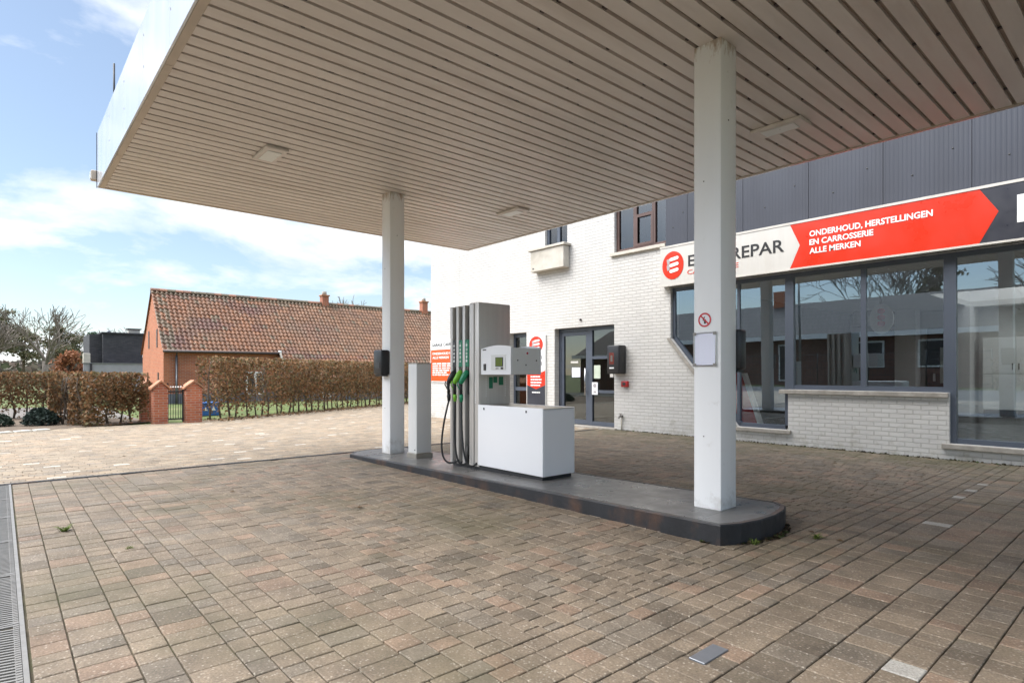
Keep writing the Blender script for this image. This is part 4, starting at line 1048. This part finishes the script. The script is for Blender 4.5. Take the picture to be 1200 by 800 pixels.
pine('copper leaved bush in front of the pines', (-68.6,4.95,-.2), 3.5, 1.1, rnd, 'copper_bush', [(.30,.12,.06),(.24,.10,.05),(.34,.16,.08)], .05, 16, 110, .16, False, 'leaf', 'bark')
bare_tree('thin bare tree behind the dark brick house', (-106,14.0,-.2), 10, random.Random(5), 4, .2, .6, .04)
bare_tree('bare tree rising behind the farmhouse ridge', (-66,33,-.2), 11.5, random.Random(9), 5, .26, .7, .03)
bare_tree('slim pale bare tree at the far left by the pine', (-76,-.7,-.2), 7.4, random.Random(31), 5, .16, .6, .028)
def wood():
    m = MB(); r_ = random.Random(2)
    pts = []
    for k in range(5200):
        a = r_.uniform(-.25, .19); dist = r_.uniform(105, 135)
        x, y = -dist*math.cos(a), 4+dist*math.sin(a); hh = 3.2+2.6*noise.noise((a*14, 1, 0))+1.2*noise.noise((a*50, 4, 0))
        pts.append((x, y, -.2+hh*r_.random()**.7))
    leaf_quads(m, pts, .8, [(.13,.115,.085),(.10,.11,.07),(.17,.13,.10),(.15,.13,.11)], r_)
    o = m.build('distant_wood', MT['leaf']); o['kind'] = 'stuff'; tag(o, 'low brownish distant wood behind the hedges', 'wood')
wood()
# evergreen shrubs, weeds, leaves
def shrub(label, loc, w, h, n, tones, rnd):
    t = thing('evergreen_shrub', label, 'shrub', loc); m = MB(); pts = []
    for k in range(n):
        a = rnd.uniform(0,6.28); el = rnd.uniform(0,1.57); rr = rnd.uniform(.75,1.)*(1+.18*noise.noise((math.cos(a)*2, math.sin(a)*2, el*2)))
        pts.append((loc[0]+w*rr*math.cos(a)*math.cos(el), loc[1]+w*rr*math.sin(a)*math.cos(el), loc[2]+.04+h*rr*math.sin(el)))
    leaf_quads(m, pts, .06, tones, rnd, .4, 1.8); m.build('foliage', MT['leaf'], t)
    m = MB()
    for k in range(9):
        a = k*.7; m.tube([(loc[0],loc[1],loc[2]-.03),(loc[0]+.5*w*math.cos(a),loc[1]+.5*w*math.sin(a),loc[2]+.7*h)], [.015,.006], 4)
    m.build('stems', MT['bark'], t)
shrub('larger dark blue green low shrub in the soil bed', (-20.6,.85,-.12), .42, .40, 1500, [(.028,.045,.035),(.045,.065,.055),(.02,.032,.026)], rnd)
shrub('smaller dark low shrub at the left picture edge', (-20.9,-.12,-.12), .42, .30, 1200, [(.03,.05,.032),(.04,.055,.04),(.02,.035,.022)], rnd)
def weed(label, x, y, s, rnd):
    z = gz(x, y); t = thing('weed_tuft', label, 'weed', (x, y, z)); m = MB()
    for k in range(30):
        a = rnd.uniform(0,6.28); l = s*rnd.uniform(.4,1); b = Vector((x+rnd.uniform(-.02,.02), y+rnd.uniform(-.02,.02), z-.005))
        e = b + Vector((math.cos(a)*l, math.sin(a)*l, l*rnd.uniform(.3,.9))); mid = (b+e)/2 + Vector((0,0,l*.25)); sd = Vector((-math.sin(a), math.cos(a), 0))*s*.07
        kk = rnd.uniform(.7,1.3); c = (.11*kk,.15*kk,.03*kk)
        m.face([b-sd*.6, b+sd*.6, mid+sd, mid-sd], col=c); m.face([mid-sd, mid+sd, e], col=c)
    m.build('leaves', MT['leaf'], t)
weed('bright green weed tuft between the pavers near the grating', -6.01, .39, .085, rnd)
weed('small weed tuft between pavers beside the bigger one', -5.1, .72, .035, rnd)
weed('green weed growing off the rounded kerb end of the island', -1.89, 4.79, .07, rnd)
weed('weed growing out of the joint at the island kerb corner', -2.14, 4.28, .06, rnd)
lab = ['dry brown leaf lying on the paving near the nearer column', 'curled dead leaf on the paving in front of the island']
for k, (x, y) in enumerate([(-3.9,8.6),(-4.9,8.1),(-3.3,9.0),(-2.0,4.95),(-6.8,1.9),(-5.2,2.6),(-11.2,1.5),(-12.5,4.2),(-13.1,2.8),(-1.75,4.85)]):
    m = MB(); z = gz(x, y); a = rnd.uniform(0,6.28); ca, sa = math.cos(a)*.035, math.sin(a)*.035
    m.face([(x-ca,y-sa,z+.004),(x+sa*.6,y-ca*.6,z+.012),(x+ca,y+sa,z+.006)], col=(.10,.06,.03)); m.face([(x-ca,y-sa,z+.004),(x+ca,y+sa,z+.006),(x-sa*.6,y+ca*.6,z+.014)], col=(.12,.075,.035))
    o = m.build('fallen_leaf', MT['leaf']); tag(o, 'small dry brown leaf lying flat on the paving', 'leaf', 'dry leaves lying on the paving')
o = MB(); o.box(-1.50,-1.36,2.36,2.52,-.03,.006,.003)
mp = thing('marker_plate', 'small blue grey steel plate set flush in the paving', 'plate', (-1.43,2.44,0))
m = MB(); m.box(-1.475,-1.395,2.34,2.545,-.03,.006,.002); m.build('plate', MT['zinc'], mp)
m = MB(); r_ = random.Random(66); pts = []
for k in range(2600):
    s_ = r_.uniform(0, 13); d_ = r_.gauss(.0,.32)
    pts.append((-19.75-.48*s_+.55+d_*.878, 4.75+.878*s_+d_*.478, -.115+r_.uniform(-.01,.015)))
leaf_quads(m, pts, .06, BEECH+[(.07,.05,.03)], r_, 3.)
o = m.build('hedge_litter', MT['leaf']); o['kind'] = 'stuff'; tag(o, 'fallen beech leaves along the foot of the long hedge', 'leaf litter')
# moss and grit caught along the wall foot and kerb: uncountable
m = MB(); r_ = random.Random(6); pts = []
for k in range(900):
    x = r_.uniform(-8.6, 3); pts.append((x, 10.69-abs(r_.gauss(0,.035)), r_.uniform(.0,.012)))
for k in range(260):
    a = r_.uniform(-1.3,1.35); pts.append((-2.55+.44*math.cos(a)+r_.gauss(0,.012), 4.6+.60*math.sin(a), .006))
leaf_quads(m, pts, .028, [(.05,.035,.02),(.03,.022,.014),(.08,.06,.03),(.05,.07,.02)], r_, 2.)
o = m.build('leaf_litter', MT['leaf']); o['kind'] = 'stuff'; tag(o, 'crumbs of dead leaves caught along the wall foot', 'litter')

# ------------------------------------------------------------------ brick farmhouse
fh = thing('farmhouse', 'long red brick farmhouse with mossy clay pantile roof', 'house', (-34.7, 15, -.15))
HX, RX, WX, HY0, HY1, EZ, RZ = -32., -34.7, -37.4, 5.87, 27., 2.44, 5.55
m = MB(); m.prism([(HX,-.4),(HX,EZ+.05),(RX,RZ-.10),(WX,EZ+.05),(WX,-.4)], 'Y', HY0, HY0+.25); gw = m.build('gable_wall', MT['brick_orange'], fh)
m = MB(); m.prism([(HX,-.4),(HX,EZ+.05),(RX,RZ-.10),(WX,EZ+.05),(WX,-.4)], 'Y', HY1-.25, HY1); m.build('gable_wall', MT['brick_orange'], fh)
m = MB(); m.box(HX-.25,HX-.001,HY0+.251,HY1-.251,-.4,EZ-.01); m.box(WX,WX+.25,HY0+.251,HY1-.251,-.4,EZ-.01); m.build('long_wall', MT['brick_red'], fh)
m = MB(); m.box(HX-.001,HX+.05,HY0+.02,11.2,EZ-.20,EZ-.03); m.build('cornice', MT['brick_orange'], fh)
m = MB(); m.box(-31.15,-30.9,11.4,HY1-.02,-.4,1.2); m.prism([(HX,-.4),(-30.9,-.4),(-30.9,1.2),(HX,2.35)], 'Y', 11.2, 11.4); m.build('outshot_wall', MT['brick_red'], fh)
m = MB(); m.box(HX+.0,HX+.03,HY0+.02,11.19,-.4,.32); m.box(-30.899,-30.87,11.4,HY1,-.4,.32); m.build('grey_plinth', M('plinth_tar', (.13,.14,.17), .7), fh)
for y0_, y1_, z0_, z1_ in ((.9,1.05,2.95,3.9),(-.35,-.2,2.95,3.9)):
    pass
for xx, z0_, z1_ in ((-33.5,2.6,3.5),(-35.6,2.6,3.5),(-33.2,.6,1.35),(-35.9,.6,1.35)):
    m = MB(); m.box(xx-.12,xx+.12,HY0-.02,HY0-.001,z0_,z1_); m.build('slit_window', MT['label_dark'], fh)
def pantiles(mb, y0, y1, x_lo, z_lo, x_hi, z_hi, tw, tl, rnd, ncol0=0):
    sl = Vector((x_hi-x_lo, 0, z_hi-z_lo)); L = sl.length; sl /= L; nrm = Vector((-sl.z, 0, sl.x))
    if nrm.z < 0: nrm = -nrm
    nc = int((y1-y0)/tw); nr = int(L/tl)+1; K = 6
    for c in range(nc):
        for r in range(nr):
            a, b = r*L/nr - .02, (r+1)*L/nr + .04
            # patches
            n_ = noise.noise((c*.09, r*.22, 2)); edge = max(0, 1-min(c, nc-1-c)/3.)*.5 if ncol0 == 0 and c < 4 else 0
            base = Vector((.33,.13,.062)) if n_ > -.1 else Vector((.24,.09,.055))
            if n_ < -.3: base = Vector((.20,.075,.06))
            if c > 22: base = base.lerp(Vector((.34,.17,.10)), min(.75, (c-22)/30*.9+.15*rnd.random()))
            base = Vector((base.x*.98, base.y*.98, base.z*.82))*rnd.uniform(.72, 1.18)*.62
            dark = (r == nr-1 and ncol0 == 0) or rnd.random() < .025 + (.55 if c < 3 and ncol0 == 0 else 0) + (.12 if r >= nr-2 else 0)
            if dark: base = base.lerp(Vector((.10,.085,.05)), .7)
            jit = rnd.gauss(0, .004); vs = []
            for k in range(K+1):
                u = k/K; prof = .040*math.cos(2*math.pi*(u-.28)) + .016*math.cos(4*math.pi*(u-.1))
                y = y0+(c+u)*tw
                for t, lift in ((a, .075+jit), (b, .030+jit)):
                    p = Vector((x_lo, y, z_lo)) + sl*t + nrm*(prof+lift); vs.append(p)
                # butt edge
            fs = [(2*k, 2*k+2, 2*k+3, 2*k+1) for k in range(K)]
            mb.mesh(vs, fs, True, tuple(base))
            vb = []
            for k in range(K+1): vb += [vs[2*k], vs[2*k]-nrm*.04]
            mb.mesh(vb, [(2*k, 2*k+2, 2*k+3, 2*k+1) for k in range(K)], False, tuple(base*.6))
rt = random.Random(17)
m = MB(); pantiles(m, HY0-.08, HY1+.05, HX+.18, EZ-.10, RX, RZ, .21, .27, rt)
pantiles(m, 11.25, HY1+.05, -30.64, 1.02, HX+.18, EZ-.10, .21, .27, rt, 22)
m.face([(RX,HY0-.05,RZ-.02),(HX+.15,HY0-.05,EZ-.12),(HX+.15,11.25,EZ-.12),(RX,11.25,RZ-.02)], col=(.05,.03,.02)); m.face([(HX+.15,11.25,EZ-.12),(-30.66,11.25,1.0),(-30.66,HY1,1.0),(HX+.15,HY1,EZ-.12)], col=(.05,.03,.02)); m.face([(RX,11.25,RZ-.02),(HX+.15,11.25,EZ-.12),(HX+.15,HY1,EZ-.12),(RX,HY1,RZ-.02)], col=(.05,.03,.02))
m.face([(RX,HY0-.08,RZ),(WX-.15,HY0-.08,EZ-.12),(WX-.15,HY1+.05,EZ-.12),(RX,HY1+.05,RZ)], col=(.25,.09,.05))
roof = m.build('roof', MT['pantile'], fh)
m = MB(); y = HY0-.08
while y < HY1:
    pts = [(RX+.15*math.cos(t), RZ-.03+.15*math.sin(t)) for t in [math.pi*k/8 for k in range(9)]]
    k = rt.uniform(.7,1.2); m.prism(pts, 'Y', y, y+.36, tuple(c_*k for c_ in ((.13,.10,.06) if rt.random() < .6 else (.26,.12,.07)))); y += .37
m.build('ridge_tiles', MT['pantile'], roof)
for cy, w, h in ((14.78,.40,.66),(21.9,.42,.9)):
    m = MB(); m.box(RX-.2,RX+.2,cy,cy+w,RZ-.3,RZ+h*.72); ch = m.build('chimney', MT['brick_red'], roof)
    m = MB(); m.box(RX-.25,RX+.25,cy-.05,cy+w+.06,RZ+h*.72,RZ+h*.83,.01); m.build('chimney_cap', MT['coping'], ch)
    m = MB(); m.tube([(RX,cy+w/2,RZ+h*.83),(RX,cy+w/2,RZ+h*.83+.22)], [.15,.13], 10); m.build('chimney_pot', MT['stone'], ch)
m = MB(); m.tube([(HX+.24,HY0-.05,EZ-.08),(HX+.24,11.25,EZ-.07)], .07, 8); m.build('gutter', MT['gutter'], fh)
m = MB(); m.tube([(HX+.22,6.40,EZ-.12),(HX+.09,6.40,EZ-.30),(HX+.09,6.40,-.2)], .05, 8); m.build('downpipe', MT['zinc'], fh)
m = MB(); m.box(HX+.06,HX+.28,11.2,11.34,EZ-.10,EZ+.08,.02); m.build('gutter_end', MT['white_frame'], fh)
m = MB(); m.prism([(HX+.25,EZ-.02),(HX+.40,EZ-.12),(-30.62,1.06),(-30.70,.98)], 'Y', 11.21, 11.30); m.build('verge_board', MT['stone'], roof)
def small_window(y0, y1, z0, z1, x):
    m = MB(); m.box(x+.002,x+.05,y0,y1,z0,z0+.08); m.box(x+.002,x+.05,y0,y1,z1-.08,z1)
    m.box(x+.002,x+.05,y0,y0+.08,z0+.08,z1-.08); m.box(x+.002,x+.05,y1-.08,y1,z0+.08,z1-.08); m.box(x+.002,x+.05,(y0+y1)/2-.06,(y0+y1)/2+.06,z0+.08,z1-.08)
    f_ = m.build('window', MT['white_frame'], fh)
    m = MB(); m.box(x+.002,x+.015,y0+.07,y1-.07,z0+.07,z1-.07); m.build('pane', MT['label_dark'], f_)
small_window(9.6,10.5,.2,1.4,HX)
small_window(13.2,14.0,.0,1.0,-30.9)

# gate and pillars
def pillar(x, y, w, h, label):
    t = thing('gate_pillar', label, 'gate pillar', (x, y, -.12), 'brick pillars of the garden gate')
    m = MB(); m.box(x-w/2,x+w/2,y-w/2,y+w/2,-.2,h); m.prism([(y-w/2,h),(y+w/2,h),(y,h+.19)], 'X', x-w/2, x+w/2); m.build('shaft', MT['brick_red'], t)
    m = MB()
    for s_ in (-1, 1):
        m.prism([(y, h+.19),(y, h+.245),(y+s_*(w/2+.06), h+.035),(y+s_*(w/2+.06), h-.02)], 'X', x-w/2-.04, x+w/2+.04)
    m.build('coping', MT['coping'], t)
pillar(-19.17, 3.42, .36, .86, 'brick gate pillar with gabled cap left of the gate')
pillar(-19.12, 4.25, .42, .86, 'brick gate pillar with gabled cap against the long hedge')
pillar(-20.45, 3.32, .36, .86, 'brick gate pillar half hidden behind the left one')
g = thing('garden_gate', 'narrow dark iron gate between two brick pillars', 'gate', (-19.2, 3.8, -.12))
m = MB(); m.box(-19.22,-19.18,3.605,3.645,-.1,1.02); m.box(-19.22,-19.18,3.995,4.03,-.1,.95); m.box(-19.22,-19.18,3.646,3.994,.75,.79); m.box(-19.22,-19.18,3.646,3.994,-.04,0.); m.build('gate_frame', MT['iron'], g)
m = MB()
for k in range(5): m.tube([(-19.2,3.70+.065*k,0.),(-19.2,3.70+.065*k,.88)], .008, 5)
m.build('gate_bars', MT['iron'], g)
m = MB()
for k in range(5): bmm = bmesh.new(); bmesh.ops.create_uvsphere(bmm, u_segments=8, v_segments=6, radius=.024, matrix=Matrix.Translation((-19.2,3.70+.065*k,.90))); m.bmesh(bmm, True)
m.build('finials', MT['letter_white'], g)
m = MB(); m.box(-19.30,-19.17,3.56,3.604,.70,.76); m.box(-19.30,-19.17,3.56,3.604,-.02,.04); m.build('hinges', MT['iron'], g)
b = thing('blue_crate', 'blue plastic crate on the grass behind the garden gate', 'crate', (-22.3, 5.3, -.16))
m = MB(); m.box(-22.7,-22.1,4.9,5.75,-.16,.26,.015); bb = m.build('shell', MT['blue'], b)
m = MB(); m.box(-22.72,-22.08,4.88,5.77,.26,.30,.008); m.build('rim', MT['blue'], bb)
m = MB()
for k in range(3): m.prism([(5.0+.25*k,.02),(5.14+.25*k,.02),(5.07+.25*k,.16)], 'X', -22.098, -22.09)
m.build('white_mark', MT['letter_white'], bb)

# ------------------------------------------------------------------ dark modern house and its garden wall
dh = thing('dark_house', 'flat roofed dark grey brick house beyond the hedges', 'house', (-56, 8, -.2))
m = MB(); m.box(-62,-55,6.0,16,-.3,4.42); m.box(-60,-55.6,5.2,5.999,-.3,4.35); m.build('walls', MT['brick_dark'], dh)
m = MB(); m.box(-62.1,-54.9,5.9,16.1,4.42,4.52); m.build('roof_edge', MT['sign_dark'], dh)
m = MB(); m.box(-58,-57.3,8.0,8.8,4.52,4.95); ch = m.build('chimney', MT['sill_render'], dh)
m = MB(); m.box(-58.1,-57.2,7.9,8.9,4.95,5.03); m.build('chimney_cap', MT['cast'], ch)
m = MB(); m.box(-55.2,-54.97,8.6,8.95,2.6,3.5); m.build('window', MT['white_frame'], dh)
m = MB(); m.box(-55.3,-54.8,4.75,5.19,2.1,2.85,.02); m.build('balcony_box', MT['sill_render'], dh)
m = MB(); m.tube([(-57,6.6,4.52),(-57,6.6,4.8)], .12, 8); m.build('vent_pipe', MT['zinc'], dh)
gw = thing('garden_wall', 'light grey rendered garden wall before the dark house', 'wall', (-53, 7, -.2))
m = MB(); m.box(-53.2,-53,4.6,14,-.3,2.05); m.build('wall', MT['render_grey'], gw)
m = MB(); m.box(-53.25,-52.95,4.55,14,2.05,2.10); m.build('coping', MT['zinc'], gw)
m = MB(); m.box(-52.99,-52.9,4.98,5.12,-.3,2.05); m.build('post', MT['sign_dark'], gw)

# ------------------------------------------------------------------ across the street (shows as reflections)
bh = thing('street_bungalow', 'long brick bungalow with dark tiled roof across the street', 'house', (-16, -20, -.2))
m = MB(); m.box(-34,-6,-24.5,-15.6,-.3,2.75); m.build('walls', brick_mat('brown_brick', (.20,.075,.05), (.14,.055,.04), (.14,.12,.10), 'SUM'), bh)
m = MB()
for s_, ye in ((1,-15.0),(-1,-25.2)):
    m.face([(-34.4,ye,2.7),(-5.6,ye,2.7),(-5.6,-20.1,5.15),(-34.4,-20.1,5.15)])
m.prism([(-15.0,2.6),(-20.1,5.05),(-25.2,2.6)], 'X', -34.2, -5.8); rf = m.build('roof', MT['rooftile_dark'], bh)
m = MB(); m.box(-34.4,-5.6,-15.05,-14.9,2.55,2.83); m.build('fascia', MT['white_frame'], bh)
m = MB(); m.box(-19.2,-18.5,-20.4,-19.7,4.8,6.1); m.build('chimney', MT['brick_orange'], rf)
for wx, w_ in ((-30,1.8),(-26,1.2),(-21.5,2.2),(-17,1.0),(-13.5,2.4),(-9.5,1.4)):
    m = MB(); m.box(wx,wx+w_,-15.62,-15.56,.8 if w_ != 1.0 else 0,2.3); f_ = m.build('window', MT['white_frame'], bh)
    m = MB(); m.box(wx+.1,wx+w_-.1,-15.57,-15.55,.9 if w_ != 1.0 else .1,2.2); m.build('pane', MT['label_dark'], f_)
r_ = random.Random(3)
for lab, x, y, h, kind in (('bare tree behind the bungalow across the street', -14, -27, 10.5, 0), ('conifer behind the bungalow across the street', -11, -26, 9.5, 1), ('large bare tree at the end of the bungalow across the street', -2.5, -20, 9, 0), ('bare tree near the street corner opposite', 4.5, -22, 9.5, 0)):
    if kind: pine(lab, (x,y,-.2), h, 1.7, r_, base=.2, conical=True, n_cl=26, q_per=90)
    else: bare_tree(lab, (x,y,-.2), h, r_, 5, .2, .75, .02)
lp = thing('street_pole', 'slim pale pole beside the street opposite', 'pole', (-14, -13, -.17))
m = MB(); m.tube([(-14.6,-13,-.2),(-14.6,-13,7.6)], [.08,.05], 8); m.build('mast', MT['galv'], lp)
m = MB(); m.tube([(-14.6,-13,7.5),(-14.6,-12.4,7.9),(-14.6,-11.8,7.95)], .035, 6); m.box(-14.72,-14.48,-11.85,-11.3,7.88,8.0,.03); m.build('lamp_head', MT['galv'], lp)
fc = thing('street_fence', 'dark wire fence with posts along the street opposite', 'fence', (-16, -13.4, -.2))
for k in range(11):
    m = MB(); m.tube([(-32+2.6*k,-13.4,-.2),(-32+2.6*k,-13.4,1.7)], .03, 6); m.build('post', MT['iron'], fc)
m = MB()
for z in (.05,.45,.85,1.25,1.6): m.tube([(-32,-13.4,z),(-6,-13.4,z)], .012, 4)
x = -32
while x < -6: m.tube([(x,-13.4,.05),(x,-13.4,1.6)], .008, 3, False); x += .2
m.build('wire_mesh', MT['iron'], fc)
hedge('clipped brown hedge in front of the bungalow opposite', (-6,-13.2), (4,-13.2), .7, -.2, 1.2, .2, 5000, r_)

# ------------------------------------------------------------------ sky, sun, camera
w = bpy.data.worlds.new('World'); SC.world = w; w.use_nodes = True
nt = w.node_tree; bg = nt.nodes['Background']; outw = nt.nodes['World Output']
SUN_EL, SUN_AZ = 48, 240            # degrees; azimuth of the sun measured from +X anticlockwise
sky = nt.nodes.new('ShaderNodeTexSky'); sky.sky_type = 'NISHITA'; sky.sun_disc = False
sky.sun_elevation = R(SUN_EL); sky.sun_rotation = R(90-SUN_AZ); sky.air_density = 1.0; sky.dust_density = .6; sky.ozone_density = 1.2
nt.links.new(mixc(nt, .2, sky.outputs[0], (4.8, 5.6, 6.4)), bg.inputs[0]); bg.inputs[1].default_value = .080
tc = nt.nodes.new('ShaderNodeTexCoord')
nm = N(nt, 'ShaderNodeVectorMath', operation='NORMALIZE'); nt.links.new(tc.outputs['Generated'], nm.inputs[0])
sx = N(nt, 'ShaderNodeSeparateXYZ'); nt.links.new(nm.outputs[0], sx.inputs[0])
zz = N(nt, 'ShaderNodeMath', operation='ADD'); nt.links.new(sx.outputs['Z'], zz.inputs[0]); zz.inputs[1].default_value = .22
vd = N(nt, 'ShaderNodeVectorMath', operation='DIVIDE'); cz_ = N(nt, 'ShaderNodeCombineXYZ')
for i in range(3): nt.links.new(zz.outputs[0], cz_.inputs[i])
nt.links.new(nm.outputs[0], vd.inputs[0]); nt.links.new(cz_.outputs[0], vd.inputs[1])
mp = N(nt, 'ShaderNodeMapping'); mp.inputs['Location'].default_value = (3.1, 1.7, 0); nt.links.new(vd.outputs[0], mp.inputs[0])
cn = noi(nt, mp.outputs[0], 1.25, 9, .58, .25)
hz = N(nt, 'ShaderNodeMapRange'); nt.links.new(sx.outputs['Z'], hz.inputs[0]); hz.inputs[1].default_value = 0; hz.inputs[2].default_value = .42; hz.inputs[3].default_value = .075; hz.inputs[4].default_value = 0
ad = N(nt, 'ShaderNodeMath', operation='ADD'); hd_ = N(nt, 'ShaderNodeVectorMath', operation='DOT_PRODUCT'); nt.links.new(nm.outputs[0], hd_.inputs[0]); hd_.inputs[1].default_value = (-.75,.66,0)
hr = N(nt, 'ShaderNodeMapRange'); nt.links.new(hd_.outputs['Value'], hr.inputs[0]); hr.inputs[1].default_value = -.3; hr.inputs[2].default_value = .6; hr.inputs[3].default_value = -.2; hr.inputs[4].default_value = 1.
ho = N(nt, 'ShaderNodeMapRange'); nt.links.new(hd_.outputs['Value'], ho.inputs[0]); ho.inputs[1].default_value = -.2; ho.inputs[2].default_value = .35; ho.inputs[3].default_value = -.09; ho.inputs[4].default_value = 0.
hm = N(nt, 'ShaderNodeMath', operation='MULTIPLY'); nt.links.new(hz.outputs[0], hm.inputs[0]); nt.links.new(hr.outputs[0], hm.inputs[1])
ha = N(nt, 'ShaderNodeMath', operation='ADD'); nt.links.new(hm.outputs[0], ha.inputs[0]); nt.links.new(ho.outputs[0], ha.inputs[1])
nt.links.new(cn, ad.inputs[0]); nt.links.new(ha.outputs[0], ad.inputs[1])
mask = ramp(nt, ad.outputs[0], [(.515, 0.), (.57, .35), (.66, .92)])
cl = nt.nodes.new('ShaderNodeBackground'); cl.inputs[1].default_value = .62
cc = ramp(nt, noi(nt, mp.outputs[0], 2.2, 6, .6), [(.3, (.66,.72,.82)), (.62, (.98,.985,1.0))])
nt.links.new(cc, cl.inputs[0])
mx = nt.nodes.new('ShaderNodeMixShader'); nt.links.new(mask, mx.inputs[0]); nt.links.new(bg.outputs[0], mx.inputs[1]); nt.links.new(cl.outputs[0], mx.inputs[2])
# glow added round the sun, out of view, to light street-side faces
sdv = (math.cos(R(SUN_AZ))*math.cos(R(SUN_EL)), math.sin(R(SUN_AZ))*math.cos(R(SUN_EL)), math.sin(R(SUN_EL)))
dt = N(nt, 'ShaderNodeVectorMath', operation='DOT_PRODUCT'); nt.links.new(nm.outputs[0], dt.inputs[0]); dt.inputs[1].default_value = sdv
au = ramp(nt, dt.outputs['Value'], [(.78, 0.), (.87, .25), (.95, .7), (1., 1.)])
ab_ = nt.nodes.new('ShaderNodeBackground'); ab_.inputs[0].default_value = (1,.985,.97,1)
am = N(nt, 'ShaderNodeMath', operation='MULTIPLY'); nt.links.new(au, am.inputs[0]); am.inputs[1].default_value = 3.8; zr = ramp(nt, sx.outputs['Z'], [(.60, 0.), (.85, 1.)])     # overhead glow added out of view, to fill the wall and rear ground
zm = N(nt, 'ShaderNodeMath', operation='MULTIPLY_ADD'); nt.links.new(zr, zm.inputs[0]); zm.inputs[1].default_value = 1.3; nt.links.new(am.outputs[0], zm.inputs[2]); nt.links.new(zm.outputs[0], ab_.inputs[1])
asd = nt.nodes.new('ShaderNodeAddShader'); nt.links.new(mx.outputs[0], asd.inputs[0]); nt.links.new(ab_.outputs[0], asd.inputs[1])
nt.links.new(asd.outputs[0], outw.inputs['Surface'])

sd = bpy.data.lights.new('sun', 'SUN'); sd.energy = .5; sd.angle = R(24); sd.color = (1,.965,.91)
so = bpy.data.objects.new('sun', sd); COL.objects.link(so)
dv = Vector((math.cos(R(SUN_AZ))*math.cos(R(SUN_EL)), math.sin(R(SUN_AZ))*math.cos(R(SUN_EL)), math.sin(R(SUN_EL))))
so.rotation_euler = dv.to_track_quat('Z', 'Y').to_euler()

cam = bpy.data.cameras.new('camera'); co = bpy.data.objects.new('camera', cam); COL.objects.link(co)
cam.sensor_width = 36; cam.lens = 689/1200*36; cam.shift_y = 38/1200; cam.clip_end = 2000; cam.clip_start = .05
fwd = Vector((-.7542,.6568,0)).normalized()
co.location = (0,0,1.28); co.rotation_euler = fwd.to_track_quat('-Z','Y').to_euler()
SC.camera = co
vs_ = SC.view_settings; vs_.view_transform = 'Standard'; vs_.look = 'None'; vs_.gamma = 1; vs_.exposure = 1.22; vs_.use_curve_mapping = False
SC.render.engine = 'CYCLES'
SC.cycles.max_bounces = 8; SC.cycles.diffuse_bounces = 5; SC.cycles.transparent_max_bounces = 12
SC.cycles.use_denoising = True
